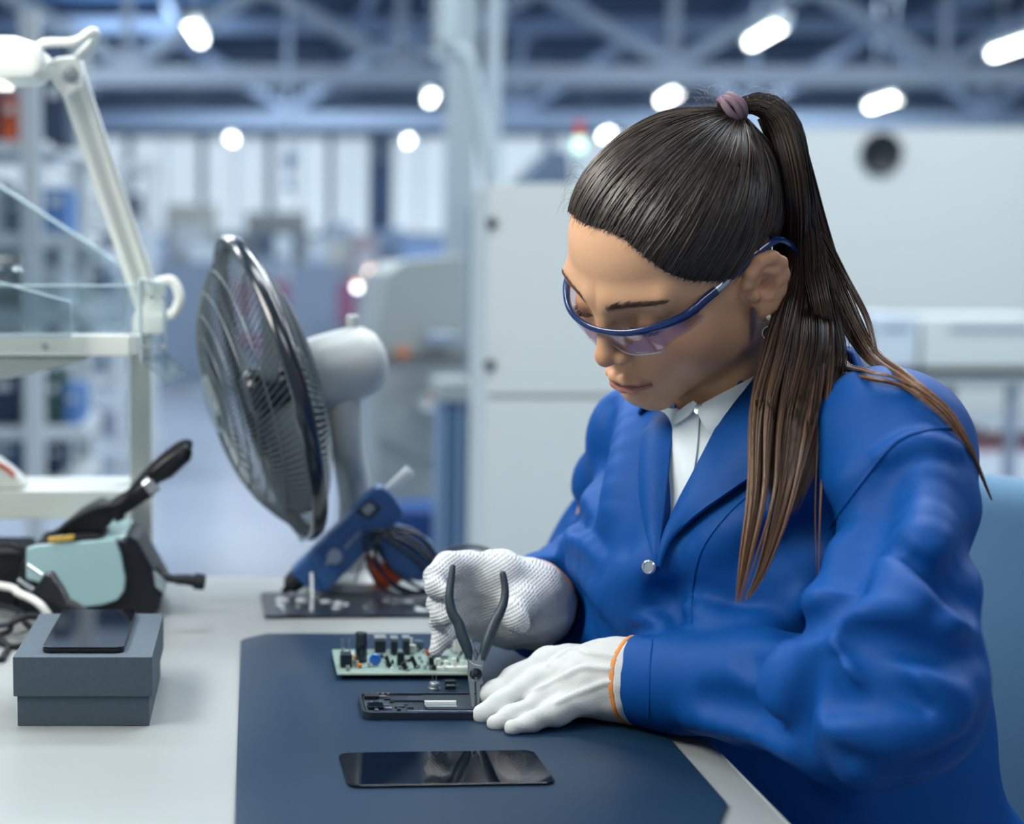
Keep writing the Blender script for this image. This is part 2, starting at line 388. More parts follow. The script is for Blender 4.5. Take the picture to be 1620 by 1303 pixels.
def toP(o, loc=PL):
    """hang an object built in place coordinates under the person"""
    me = o.data; n = len(me.vertices); a = np.empty(n*3, np.float32); me.vertices.foreach_get('co', a); a = a.reshape(-1, 3) - loc.astype(np.float32)
    me.vertices.foreach_set('co', a.ravel()); me.update(); o.parent = person; return o
# ---- eyes
for s in (-1, 1):
    c = V([.0310*s, .0740, .0130]); mb = MB(); mb.lathe([(.0128*math.sin(a), -.0128*math.cos(a)) for a in np.linspace(.02, PI-.02, 20)], c, (0, .6, -.8), 28)
    mb.mi = 1; mb.lathe([(.0058, .0116), (.0054, .0124), (.003, .0131), (0, .0133)], c, (0, .72, -.69), 24, cap=False)
    mb.mi = 2; mb.lathe([(.0024, .0130), (.0022, .0134), (0, .0135)], c, (0, .72, -.69), 16, cap=False)
    mb.v = [H2W(v) - PL for v in mb.v]
    mb.build('eye', [mat('eye_white', 'd9d9d6', rough=.1), mat('iris_grey', '5c6f78', rough=.1), mat('pupil', '050608', rough=.05)], person)
# ---- lashes and brows as hairs
def hair_set(fn, n, m=6): return np.array([fn(i/(n-1)) for i in range(n)])
for s in (-1, 1):
    lash = []; e = V([.0310*s, .0740, .0130])
    for t in np.linspace(-1, 1, 46):
        t += RNG.normal()*.02; a = e + V([.0120*t, .0135*math.sqrt(max(0, 1-.75*t*t)), -.0045]); dr = V([.35*t, 1, -.42]); L_ = .0075*(.75+.3*RNG.random())
        lash.append([a + nrm(dr)*L_*k + V([0, 0, .0032])*k*k for k in np.linspace(0, 1, 6)])
    o = strands('eyelashes', H2W(np.array(lash)), .00022, mat('lash_black', '0d0a09', rough=.5), None); toP(o)
br = []
for s in (-1, 1):
    for _ in range(330):
        u = RNG.random(); x = .0115 + .041*u; zz = .0355 + .10*(x-.012) - 3.2*(x-.034)**2 + RNG.normal()*.0018*(1-.6*u); br.append((s, x, zz, u))
bp = []
o_ = np.array([[s*x, .13, z] for s, x, z, u in br]); 
for _ in range(40):
    d = face(o_); o_[:, 1] -= np.clip(d, -.004, .004)*.9
for (s, x, z, u), a in zip(br, o_):
    dr = nrm([s*(.55+.45*u), -.25-.5*u, .55*(1-u)-.12]); bp.append([a + dr*.0062*k + V([0, .0012, 0])*math.sin(k*2.6) - V([0, .0006, 0]) for k in np.linspace(0, 1, 5)])
bp = np.array(bp); bs = np.array([b[0] for b in br])
for s in (-1, 1): o = strands('eyebrow', H2W(bp[bs == s]), .00022, mat('brow_brown', '4a3427', rough=.7), None); toP(o)
# ================================================================== HAIR
C0 = V([0, -.012, .050])
def skullonly(q):
    x = np.abs(q[..., 0]); p = np.concatenate([x[..., None], q[..., 1:]], -1)
    d = ell(p, (0, -.012, .046), (.0720, .090, .0775)); d = smin(d, ell(p, (0, .0225, .056), (.0575, .066, .052)), .03)
    return smin(d, ell(p, (0, .028, .000), (.0600, .064, .062)), .03)
def rad_to(f, D, r0=.20):
    r = np.full(D.shape[:-1], r0)
    for _ in range(60): r = r - f(C0 + r[..., None]*D)*.9
    return r
# hairline traced on the near side of the head
hl_px = [(906, 325), (910, 330), (925, 340), (948, 360), (975, 368), (1002, 378), (1019, 404), (1053, 436), (1095, 441), (1126, 447), (1161, 440), (1187, 414), (1215, 396)]
hl, _ = raycast(lambda p: skullonly(W2H(p))*HS, hl_px); hq = W2H(hl) - C0
phi = np.degrees(np.arctan2(np.abs(hq[:, 0]), hq[:, 1])); elv = np.degrees(np.arctan2(hq[:, 2], np.hypot(hq[:, 0], hq[:, 1])))
sel = (hq[:, 0] < .002) & (np.abs(proj_px(hl)-np.array(hl_px)).max(1) < 3) & (np.abs(skullonly(W2H(hl))) < .003); print('hairline', np.round(np.c_[phi, elv][sel], 1).tolist())
order = np.argsort(phi[sel]); PHI = phi[sel][order]; ELV = elv[sel][order]
PHI = np.concatenate([[0], PHI, [104, 120, 150, 180]]); ELV = np.concatenate([[ELV[0]], ELV, [-8, -38, -50, -54]])
_g = np.arange(0, 181, 2.0); _e = np.interp(_g, PHI, ELV); _e = np.convolve(np.pad(_e, 5, mode='edge'), np.ones(11)/11, 'valid'); PHI, ELV = _g, _e
def thr(D):
    ph = np.degrees(np.arctan2(np.abs(D[..., 0]), D[..., 1])); ph = np.where((D[..., 0] > 0) & (ph < 70), ph*.45+np.clip(ph-45, 0, 99)*.9, ph); el = np.degrees(np.arctan2(D[..., 2], np.hypot(D[..., 0], D[..., 1]))); return el - np.interp(ph, PHI, ELV)
def capf(p):
    q = W2H(p); D = q - C0; D = D/(np.linalg.norm(D, axis=-1)[..., None]+1e-9); m = np.clip(thr(D)/14, -1, 1)
    off = np.where(m > 0, .0022*np.clip(m, 0, 1)+.0002, .004*m)
    return (skullonly(q) - off)*HS
o = sdf_obj('hair', capf, H2W((0, 0, .05))-V([.14, .14, .14]), H2W((0, 0, .05))+V([.14, .14, .14]), .0022, HAIRCAP, None, 'dark brown hair pulled back tightly into a high ponytail', proj=1,
            clip=lambda P: thr((W2H(P)-C0)/np.linalg.norm(W2H(P)-C0, axis=1)[:, None]) > -1.0)
hair = toP(o)
tie = H2W((0, 0, 0)); tp, _ = raycast(lambda p: (skullonly(W2H(p)) - .006)*HS, [(1165, 186)]); TIE = W2H(tp)[0]; TIE[0] = min(TIE[0], .004) if True else 0
TD = nrm(TIE - C0); print('tie local', TIE, 'px', proj_px(H2W(TIE)))
def hair_by_height(P, seed, extra=0., base='1d1511', light='8a6546'):
    g = np.random.default_rng(seed); n, m = P.shape[:2]; b = V(srgb(base)[:3]); l = V(srgb(light)[:3])
    t = np.clip((1.065 - P[..., 2])/.19, 0, 1)**1.2*(.45+.75*g.random((n, 1))) + (g.random((n, 1))**6)*.35 + extra*np.linspace(0, 1, m)[None]*(.5+.5*g.random((n, 1)))
    return (b + (l-b)*np.clip(t, 0, 1)[..., None])*(.75+.5*g.random((n, 1)))[..., None]
def hair_col(n, m, tip=.0, seed=1, base='2c2725', light='7d6450'):
    g = np.random.default_rng(seed); b = V(srgb(base)[:3]); l = V(srgb(light)[:3]); v = g.random(n)
    t = np.linspace(0, 1, m)[None, :]*tip + (v[:, None]**3)*.35; t = np.clip(t, 0, 1); c = b + (l-b)*t[..., None]; return c*(.7+.6*g.random(n))[:, None, None]
# scalp strands combed back to the tie
D = RNG.normal(size=(60000, 3)); D /= np.linalg.norm(D, axis=1)[:, None]; tt = thr(D)
D = D[(tt > -4)]; tt = tt[tt > -4]; w = np.where(tt < -1.0, .07, np.where(tt < 6, 1.0, .30)); D = D[RNG.random(len(D)) < w][:12000]
n = len(D); M = 18; dot = np.clip(D@TD, -1, 1); om = np.arccos(dot)
s_ = np.linspace(0, 1, M); wob = RNG.normal(size=(n, 1))*.035
A_ = (np.sin((1-s_)[None]*om[:, None])/np.sin(om)[:, None])[..., None]*D[:, None] + (np.sin(s_[None]*om[:, None])/np.sin(om)[:, None])[..., None]*TD
perp = np.cross(D, TD); perp /= np.linalg.norm(perp, axis=1)[:, None]
A_ = A_ + perp[:, None]*((np.sin(s_*PI)[None]*wob)[..., None]); A_ /= np.linalg.norm(A_, axis=2)[..., None]
keepth = thr(A_).min(1) > -9.5; A_ = A_[keepth]; n = len(A_); edge_ = thr(A_[:, 0]) < -.8
clump = noise3(A_[:, 3]*1.0, 46, 5)*.0010
lift = .0012+.0022*np.minimum(1, s_*5+.12)[None] + np.abs(RNG.normal(size=(n, 1)))*.0011 + clump[:, None]*np.sin(s_*PI)[None] + .004*np.clip((s_-.8)/.2, 0, 1)[None]
r_ = rad_to(skullonly, A_) + lift
paths = C0 + A_*r_[..., None]
o = strands('combed_hair', H2W(paths), np.where(edge_, .00016, .00042 + .0002*RNG.random(n)), HAIR, None, hair_col(n, M, 0, 2)); toP(o); o.parent = hair; o.matrix_parent_inverse = Matrix()
# ponytail bundles: (px, py, depth, radius_px) along the fall
def bundle(keys, n, m=40, seed=0, clumps=14, tight=.35, flat=.7):
    g = np.random.default_rng(seed); K = np.array([W(a, b, Y=c) for a, b, c, r in keys]); rr = V([k[3]/F*k[2] for k in keys])
    c = catmull(K, 8); ri = np.interp(np.linspace(0, len(keys)-1, len(c)), range(len(keys)), rr)
    L_ = np.concatenate([[0], np.cumsum(np.linalg.norm(np.diff(c, axis=0), axis=1))]); u = np.linspace(0, L_[-1], m)
    c = np.stack([np.interp(u, L_, c[:, i]) for i in range(3)], 1); ri = np.interp(u, L_, ri)
    tn = np.gradient(c, axis=0); tn /= np.linalg.norm(tn, axis=1)[:, None]; vw = c - CAM; vw /= np.linalg.norm(vw, axis=1)[:, None]
    a = np.cross(tn, vw); a /= np.linalg.norm(a, axis=1)[:, None]; b = np.cross(tn, a)
    cc = g.normal(size=(clumps, 2)); cc /= np.maximum(1, np.linalg.norm(cc, axis=1)/1.0)[:, None]; cc *= g.random((clumps, 1))**.35
    ci = g.integers(0, clumps, n); t = np.linspace(0, 1, m); so = g.normal(size=(n, 2)); so /= np.maximum(1, np.linalg.norm(so, axis=1))[:, None]
    so *= g.random((n, 1))**.3
    wgt = lerp(.25, 1-tight*.0, np.clip(t*1.6, 0, 1)); k1 = (wgt*.62)[None, :, None]*cc[ci][:, None]; k2 = lerp(1, tight, np.clip(t*1.3, 0, 1))[None, :, None]*so[:, None]
    ph = g.random((clumps, 2))*6.28; wave = .10*np.sin(t[None, :, None]*5.5 + ph[ci][:, None])*t[None, :, None]
    off = k1 + k2*.62*(1-.45*np.clip(t*1.3, 0, 1))[None, :, None] + wave; P_ = c[None] + ri[None, :, None]*(off[..., :1]*a[None] + flat*off[..., 1:]*b[None])
    end = (.80 + .20*g.random(n)**.5); idx = np.linspace(0, 1, m)[None]*end[:, None]*(m-1); i0 = np.floor(idx).astype(int).clip(0, m-2); f_ = (idx-i0)[..., None]
    r = np.arange(n)[:, None]; return P_[r, i0]*(1-f_) + P_[r, i0+1]*f_
TW = H2W(TIE); ty = TW[1]
def pony(name, keys, n, **kw):
    ex = kw.pop('extra', 0.); P = bundle(keys, n, **kw); o = strands(name, P, .00036+.00020*RNG.random(n), HAIR, None, hair_by_height(P, kw['seed'], ex)); toP(o); o.parent = hair; return o
y0 = TW[1]; DY = lambda y: float(np.interp(y, [160, 300, 400, 480, 560, 650, 740, 830, 960], [y0, y0-.01, 1.262, 1.24, 1.205, 1.17, 1.145, 1.13, 1.115]))
def kk(*a, dy=0.): return [(x, y, DY(y)+dy, r) for x, y, r in a]
pony('ponytail', kk((1160, 178, 12), (1182, 164, 20), (1216, 168, 28), (1244, 205, 34), (1260, 290, 36), (1272, 390, 38), (1282, 480, 52), (1276, 560, 78), (1252, 650, 80), (1238, 740, 66), (1226, 810, 46)), 2800, seed=3, clumps=40, tight=.34)
pony('ponytail', kk((1215, 172, 16), (1240, 200, 22), (1262, 300, 26), (1262, 420, 26), (1238, 540, 42), (1212, 650, 42), (1204, 780, 36), (1184, 880, 22), (1168, 955, 8), dy=-.012), 800, seed=4, clumps=16, tight=.2, extra=.25)
pony('ponytail', kk((1225, 178, 18), (1252, 230, 24), (1276, 350, 26), (1282, 480, 36), (1278, 600, 46), (1258, 720, 40), (1232, 830, 30), (1202, 915, 14), (1180, 950, 6), dy=-.010), 900, seed=5, clumps=18, tight=.2, extra=.3)
pony('ponytail', kk((1262, 300, 20), (1292, 430, 26), (1308, 560, 24), (1302, 680, 15), (1296, 800, 10), (1294, 920, 3), dy=-.008), 200, seed=6, clumps=6, tight=.25, extra=.3)
pony('ponytail', kk((1205, 186, 10), (1228, 240, 14), (1238, 310, 18), (1236, 380, 24), (1244, 460, 30), (1252, 540, 26), dy=.022), 600, seed=14, clumps=14, tight=.4)
# flyaway hairs round the crown and nape
fl = []
for i in range(90):
    a = V([1100 + 150*RNG.random(), 178 - 14*RNG.random(), y0 - .01*RNG.random()]); ex = RNG.normal()*34; ey = -8-RNG.random()*34
    fl.append(catmull([W(a[0], a[1]+8, Y=a[2]), W(a[0]+ex*.4, a[1]+ey*.7, Y=a[2]), W(a[0]+ex, a[1]+ey*.9, Y=a[2]+.01)], 5))
for i in range(26):
    b = V([896 + 20*RNG.random(), 330 - 90*RNG.random()]); p0, h = raycast(lambda p: (skullonly(W2H(p))-.004)*HS, [(b[0]+22, b[1])]); yy = p0[0][1]
    fl.append(catmull([p0[0], W(b[0]-2, b[1]-6-8*RNG.random(), Y=yy), W(b[0]-8-14*RNG.random(), b[1]+6+26*RNG.random(), Y=yy)], 5))
for i in range(40):
    yb = 330+200*RNG.random(); xx = 1282+ (yb-330)*.33
    fl.append(catmull([W(xx, yb, Y=1.24), W(xx+14+14*RNG.random(), yb+60, Y=1.23), W(xx+18+30*RNG.random(), yb+120+40*RNG.random(), Y=1.22)], 5))
m_ = min(map(len, fl)); o = strands('flyaway_hair', np.array([f[:m_] for f in fl]), .00009, HAIR, None, hair_col(len(fl), m_, .5, 12), kind='stuff'); toP(o); o.parent = hair
# hair tie
mb = MB(); ax = nrm(W(1182, 160, Y=y0)-W(1150, 182, Y=y0)); cc = W(1157, 172, Y=y0-.002)
ref = nrm(np.cross(ax, [0, 1, 0])); rb = np.cross(ax, ref)
for k, dd in enumerate((-.0045, 0, .0045)):
    th = np.linspace(0, 2*PI, 37)[:-1]; tw = RNG.random()*6
    mb.tube([cc + ax*(dd+.0014*math.sin(2*t+tw)) + (ref*math.cos(t)+rb*math.sin(t))*(.0108) for t in list(th)+[0.0]], .0029, 8)
toP(mb.build('hair_tie', mat('plum_elastic', '7c6672', rough=.8, bump=.4, bscale=1500), None, 'plum elastic band around the ponytail root'))
# ================================================================== COAT
def P3(px, py, Y, r): return W(px, py, Y=Y), r/F*Y
def chn(p, keys, k):
    c = [P3(*q) for q in keys]; return chain(p, [a for a, _ in c], [b for _, b in c], k)
CHEST = MID + V([0, 0, -.115])
def torso(p):
    d = chain(p, [SF+V([0, 0, .004]), MID+V([0, 0, .012])+fwd*(-.02), SN+V([0, 0, .004])], [.044, .058, .062], .04)
    d = smin(d, ell(p, CHEST+fwd*.012, (.165, .112, .165), BT), .05)
    d = smin(d, ell(p, V([.500, 1.325, .70]), (.160, .125, .20), BT), .07)
    d = smin(d, ell(p, V([.545, 1.345, .56]), (.190, .15, .13), BT), .06)
    d = smin(d, cap(p, W(1080, 880, Y=1.30), W(1100, 985, Y=1.30), .055, .060), .06)
    d = smin(d, cap(p, W(1010, 860, Y=1.36), W(1030, 970, Y=1.37), .045, .050), .05)
    d = smin(d, chain(p, [MID+V([0, 0, .02])+fwd*(-.03), MID+V([0, 0, .055])+fwd*(-.030)], [.062, .060], .03), .03)
    for s in (-1, 1):
        h = V([.55, 1.36, .545]) + side*s*.085; d = smin(d, cap(p, h, h+fwd*.34+V([0, 0, -.015]), .092, .080), .05)
    return d
near_keys = [(1400, 712, 1.165, 120), (1420, 800, 1.12, 106), (1426, 930, 1.055, 104), (1416, 1050, 1.01, 112), (1404, 1104, 1.00, 116)]
near_fore = [(1404, 1104, 1.00, 116), (1330, 1108, 1.06, 104), (1200, 1090, 1.13, 82), (1072, 1078, 1.19, 70), (1005, 1074, 1.215, 68)]
far_keys = [(1006, 684, 1.44, 62), (980, 765, 1.50, 60), (956, 850, 1.57, 62), (938, 896, 1.59, 66)]
far_fore = [(938, 896, 1.59, 66), (910, 928, 1.50, 72), (876, 955, 1.41, 80), (866, 964, 1.385, 82)]
def _end(k): a = W(*k[-1][:2], Y=k[-1][2]); b = W(*k[-2][:2], Y=k[-2][2]); return a, nrm(a-b)
SNa, SNx = _end(near_fore); SFa, SFx = _end(far_fore)
def arms(p):
    a = chn(p, near_keys, .03); a = smin(a, chn(p, near_fore, .03), .035)
    b = chn(p, far_keys, .03); b = smin(b, chn(p, far_fore, .02), .03)
    return smax(a, (p-SNa)@SNx, .002), smax(b, (p-SFa)@SFx, .002)
def coat0(p):
    a, b = arms(p); t = torso(p); return smin(smin(t, a, .022), b, .022)
NB = W(1112, 640, Y=1.235)
def neck_hole(p): return chain(p, [MID+V([0, 0, .04])+fwd*.000, MID+V([0, 0, .16])+fwd*.01], [.046, .060], .01)
def ridge(pts, f=coat0, off=0.): 
    P, h = raycast(f, pts); N_ = normals(f, P); return P + N_*off
def normals(f, P, h=.002):
    g = np.stack([f(P+V(a)*h)-f(P-V(a)*h) for a in ((1, 0, 0), (0, 1, 0), (0, 0, 1))], 1); return g/(np.linalg.norm(g, axis=1)[:, None]+1e-12)
def px_curve(pts, n=8): return catmull(np.array(pts, float), n)
# folds traced on the cloth: (pixels, radius, height above the cloth, softness, +1 ridge / -1 crease)
FOLDS = [
 ([(1345, 985), (1400, 1030), (1450, 1075), (1495, 1118), (1508, 1140)], .013, -.002, .022, 1),
 ([(1350, 1010), (1395, 1060), (1440, 1110), (1492, 1150)], .008, .004, .016, -1),
 ([(1300, 1030), (1296, 1075), (1310, 1130), (1332, 1146), (1342, 1120), (1335, 1060), (1320, 1020)], .006, .001, .012, 1),
 ([(1316, 1050), (1318, 1100), (1328, 1120)], .006, .003, .012, -1),
 ([(1270, 960), (1310, 945), (1350, 925), (1372, 905)], .012, -.002, .02, 1),
 ([(1380, 960), (1430, 985), (1480, 1000), (1520, 1000)], .012, -.004, .03, 1),
 ([(1372, 1010), (1440, 1020), (1500, 1032), (1552, 1030)], .010, .004, .022, -1),
 ([(1280, 1050), (1262, 1100), (1256, 1150), (1270, 1200)], .011, -.001, .02, -1),
 ([(1240, 1040), (1228, 1090), (1236, 1150)], .012, -.004, .022, 1),
 ([(1330, 1170), (1360, 1210), (1345, 1250)], .010, -.002, .018, 1),
 ([(1360, 1180), (1430, 1190), (1500, 1180), (1540, 1150)], .010, .003, .02, -1),
 ([(1100, 1140), (1180, 1150), (1260, 1185), (1320, 1240)], .012, -.004, .02, 1),
 ([(1120, 1105), (1190, 1120), (1240, 1150)], .010, .004, .02, -1),
 ([(1425, 740), (1385, 830), (1350, 930)], .024, .010, .03, -1),
 ([(1470, 760), (1466, 850), (1456, 930)], .012, -.006, .03, 1),
 ([(1548, 850), (1520, 920), (1470, 970)], .010, .003, .02, -1),
 ([(1395, 720), (1450, 705), (1510, 712)], .008, -.001, .012, 1),
 ([(1180, 1040), (1200, 1075), (1190, 1120)], .008, .003, .016, -1),
 ([(1420, 880), (1480, 930), (1540, 950)], .010, .003, .018, -1),
 ([(1400, 900), (1440, 945), (1490, 965)], .008, -.003, .02, 1),
 ([(1250, 1000), (1290, 985), (1330, 960), (1350, 940)], .009, .004, .014, -1),
 ([(1290, 1090), (1350, 1120), (1420, 1140)], .009, .003, .016, -1),
 ([(1350, 1150), (1420, 1165), (1490, 1150)], .010, -.002, .02, 1),
 # front of the coat
 ([(1040, 1000), (1010, 992), (984, 974), (984, 956), (1004, 942), (1032, 926)], .004, .002, .010, -1),
 ([(1050, 980), (1015, 972), (1000, 962), (1006, 950), (1040, 935)], .008, -.002, .014, 1),
 ([(1110, 870), (1180, 830), (1260, 800)], .014, -.004, .03, 1),
 ([(1000, 880), (1040, 930), (1100, 960), (1180, 975)], .010, .003, .02, -1),
 ([(965, 930), (1010, 905), (1050, 880)], .012, -.003, .025, 1),
 ([(1090, 960), (1150, 990), (1210, 990)], .010, -.001, .02, 1),
 ([(960, 640), (945, 720), (938, 800)], .010, .003, .02, -1),
 ([(1000, 650), (985, 720), (965, 800)], .012, -.005, .03, 1),
 ([(905, 800), (920, 850), (950, 870)], .009, .001, .015, -1),
 ([(895, 855), (925, 862), (955, 890)], .009, -.002, .015, 1),
 ([(880, 905), (905, 940), (930, 990)], .009, .002, .018, -1),
 ([(905, 895), (950, 935), (985, 985)], .010, -.003, .02, 1),
 ([(1230, 860), (1290, 830), (1340, 790)], .012, .003, .025, -1),
]
FC = []
for pts, r, h, k, sgn in FOLDS:
    P_, hit = raycast(coat0, px_curve(pts, 3)); P_ = P_[hit]
    if len(P_) > 2: FC.append((P_ + normals(coat0, P_)*h, r, k, sgn, P_.min(0)-.06, P_.max(0)+.06))
def coat1(p):
    d = coat0(p); near = np.abs(d) < .05
    if near.any():
        q = p[near]; e = d[near]
        for P_, r, k, sgn, lo, hi in FC:
            m = ((q > lo) & (q < hi)).all(1)
            if not m.any(): continue
            n_ = len(P_); rs = r*np.sin(np.linspace(.35, PI-.35, n_))**.7; g = chain(q[m], P_, rs, .004)
            e[m] = smin(e[m], g, k) if sgn > 0 else smax(e[m], -g, k)
        e = e + .0016*noise3(q, 38, 4) + .0012*noise3(q*V([1, 1, .5]), 75, 9)
        d = d.copy(); d[near] = e
    return d
# V opening
tri, _ = raycast(coat0, [(1068, 620), (1190, 590), (1060, 740), (1044, 880)])
def opening(p):
    """the open front between the lapels, as a slab cut from the cloth"""
    q = proj_front(p); return q
TO = (tri[0]+tri[1]+tri[3])/3; tz_ = nrm(np.cross(tri[1]-tri[0], tri[3]-tri[0])); tz_ = tz_ if tz_@fwd > 0 else -tz_
tx_ = nrm(tri[1]-tri[0]); ty_ = np.cross(tz_, tx_)
poly = [((a-TO)@tx_, (a-TO)@ty_) for a in ridge([(1066, 600), (1200, 580), (1150, 665), (1100, 745), (1058, 830), (1040, 885), (1048, 800), (1062, 700)])]
def poly_d(x, y, pl):
    pl = V(pl); n = len(pl); d = np.full(x.shape, 1e9); s = np.ones(x.shape)
    for i in range(n):
        a = pl[i]; b = pl[(i+1) % n]; e = b-a; w0 = x-a[0]; w1 = y-a[1]; t = np.clip((w0*e[0]+w1*e[1])/(e@e), 0, 1)
        d = np.minimum(d, (w0-t*e[0])**2+(w1-t*e[1])**2)
        c1 = y >= a[1]; c2 = y < b[1]; c3 = e[0]*w1 > e[1]*w0; s = np.where((c1 & c2 & c3) | (~c1 & ~c2 & ~c3), -s, s)
    return s*np.sqrt(d)
def open_sd(p):
    q = p-TO; return np.maximum(poly_d(q@tx_, q@ty_, poly), -(q@tz_+.08))
def coat(p):
    d = coat1(p); d = smax(d, -neck_hole(p), .006); near = d < .03
    if near.any():
        q = p[near]; e = d[near]; cut = np.maximum(open_sd(q), -(e+.013)); d[near] = smax(e, -cut, .003)
    # sleeve mouths
    for keys, rr in ((near_fore, 58), (far_fore, 74)):
        a = W(*keys[-1][:2], Y=keys[-1][2]); b = W(*keys[-2][:2], Y=keys[-2][2]); ax = nrm(a-b); r = rr/F*keys[-1][2]
        d = smax(d, -cap(p, a+ax*.08, a+ax*(r*.90-.014), r*.95), .003)
    return d
coat_o = toP(sdf_obj('lab_coat', coat, (.14, .88, .40), (.80, 1.76, 1.13), .0036, COAT, None, 'royal blue long-sleeved lab coat', proj=2))
def on_coat(keys, lift):
    P_, h = raycast(coat, [(k[0], k[1]) for k in keys]); out = []
    for k, p_, hh in zip(keys, P_, h):
        y = k[2]
        if hh and k[1] > 540: y = p_[1] - lift - k[3]/F*1.1*.5
        out.append((k[0], k[1], y, k[3]))
    return out
pony('ponytail', on_coat([(1262, 240, y0-.01, 22), (1300, 380, 1.265, 28), (1330, 470, 1.245, 34), (1376, 556, 1.215, 26), (1440, 602, 1.175, 18), (1500, 650, 1.155, 14), (1536, 710, 1.145, 9), (1570, 792, 1.13, 3)], .006), 620, seed=7, clumps=10, tight=.25, extra=.9)
pony('ponytail', on_coat([(1280, 380, 1.25, 24), (1306, 500, 1.215, 26), (1330, 575, 1.165, 20), (1372, 592, 1.140, 14), (1430, 606, 1.130, 11), (1490, 652, 1.125, 8), (1528, 700, 1.125, 5)], .006), 300, seed=8, clumps=6, tight=.3, extra=.9)
pony('ponytail', [(1290, 360, 1.262, 18), (1335, 440, 1.25, 12), (1368, 500, 1.23, 9), (1385, 560, 1.20, 6), (1392, 600, 1.19, 3)], 90, seed=11, clumps=4, tight=.3, extra=.5)
def patch(name, Lc, Rc, f, off, thick, material, nu=14, nv=40, parent=None, label=None, push=None):
    """a cut piece of cloth laid on the body between two traced edges, with real thickness"""
    A = px_curve(Lc, 10); B = px_curve(Rc, 10)
    ra = np.linspace(0, len(A)-1, nv); rb = np.linspace(0, len(B)-1, nv)
    A = np.stack([np.interp(ra, range(len(A)), A[:, i]) for i in (0, 1)], 1); B = np.stack([np.interp(rb, range(len(B)), B[:, i]) for i in (0, 1)], 1)
    u = np.linspace(0, 1, nu)[None, :, None]; G = A[:, None]*(1-u) + B[:, None]*u; P_, hit = raycast(f, G.reshape(-1, 2)); N_ = normals(f, P_, .004)
    N_ = N_.reshape(nv, nu, 3); P_ = P_.reshape(nv, nu, 3)
    for _ in range(3):
        P_[1:-1, 1:-1] = (P_[:-2, 1:-1]+P_[2:, 1:-1]+P_[1:-1, :-2]+P_[1:-1, 2:])/4*.6 + P_[1:-1, 1:-1]*.4
    o_ = np.full((nv, nu, 1), off) if push is None else push(np.linspace(0, 1, nu)[None, :], np.linspace(0, 1, nv)[:, None])[..., None]*np.ones((nv, nu, 1))
    top = P_ + N_*(o_+thick); bot = P_ + N_*(o_)
    v = np.concatenate([top.reshape(-1, 3), bot.reshape(-1, 3)]); n = nu*nv; fs = []
    for i in range(nv-1):
        for j in range(nu-1): a = i*nu+j; fs.append((a, a+1, a+nu+1, a+nu)); fs.append((n+a, n+a+nu, n+a+nu+1, n+a+1))
    bd = [j for j in range(nu)] + [i*nu+nu-1 for i in range(1, nv)] + [(nv-1)*nu+j for j in range(nu-2, -1, -1)] + [i*nu for i in range(nv-2, 0, -1)]
    for k in range(len(bd)): a, b = bd[k], bd[(k+1) % len(bd)]; fs.append((a, n+a, n+b, b))
    mb = MB(); mb.add(v, fs); o = mb.build(name, material, None, label, ang=50); toP(o)
    if parent: o.parent = parent
    return o
cf = coat1
patch('lapel', [(1040, 655), (1026, 680), (1016, 698), (1014, 768), (1022, 830), (1036, 897)], [(1072, 640), (1070, 665), (1065, 700), (1058, 768), (1050, 840), (1042, 895)], cf, .0015, .0022, COAT, parent=coat_o,
      push=lambda u, v: .0012+.006*np.sin(u*PI)*np.sin(v*PI))
patch('lapel', [(1172, 606), (1150, 650), (1128, 694), (1100, 748), (1074, 797), (1052, 848), (1041, 892)], [(1258, 620), (1250, 690), (1215, 745), (1168, 783), (1112, 822), (1066, 862), (1046, 897)], cf, .0015, .0022, COAT, parent=coat_o,
      push=lambda u, v: .0015+.009*np.sin(u*PI*.8)*np.sin(v*PI)**.6)
# collar standing round the neck at the back
mb = MB(); th = np.linspace(-2.55, 1.15, 40); G = []
for t in th:
    c = MID + V([0, 0, .052]) - fwd*.012; d = -fwd*math.cos(t) + side*math.sin(t)
    G.append([c + d*(.066+.0*k) + V([0, 0, .012]) if k == 0 else c + d*(.066+dr_) + V([0, 0, dz_]) for k, (dr_, dz_) in enumerate([(0, 0), (.003, .030), (.007, .036), (.012, .032), (.020, .012), (.030, -.012), (.036, -.024)])])
o = mb.grid(G).build('collar', COAT, None, fix=True); toP(o); o.parent = coat_o
so = o.modifiers.new('thickness', 'SOLIDIFY'); so.thickness = .0025
# seams: shoulder and pocket welts
def seam(name, pts, r, f=None, parent=None, m=None, off=.0):
    P_, h = raycast(f or cf, px_curve(pts, 6)); P_ = P_[h]; mb = MB(); N_ = normals(f or cf, P_, .004); mb.tube(P_+N_*off, r, 6); o = mb.build(name, m or COAT, None); toP(o); o.parent = parent or coat_o; return o
seam('sleeve_seam', [(1312, 835), (1350, 780), (1400, 716), (1430, 692), (1470, 680), (1520, 676)], .0016)
seam('dart_seam', [(1094, 985), (1096, 930), (1110, 870), (1150, 815), (1200, 770)], .0011)
seam('cuff_seam', [(1032, 1012), (1028, 1060), (1026, 1135)], .0009)
bt, _ = raycast(cf, [(1029, 896)]); nb = normals(cf, bt)[0]; mb = MB(); mb.lathe([(.0055, 0), (.0058, .002), (.0045, .0032), (.004, .0024), (0, .0022)], bt[0]+nb*.002, nb, 20); o = toP(mb.build('button', SILV, None, 'small pearly snap button')); o.parent = coat_o
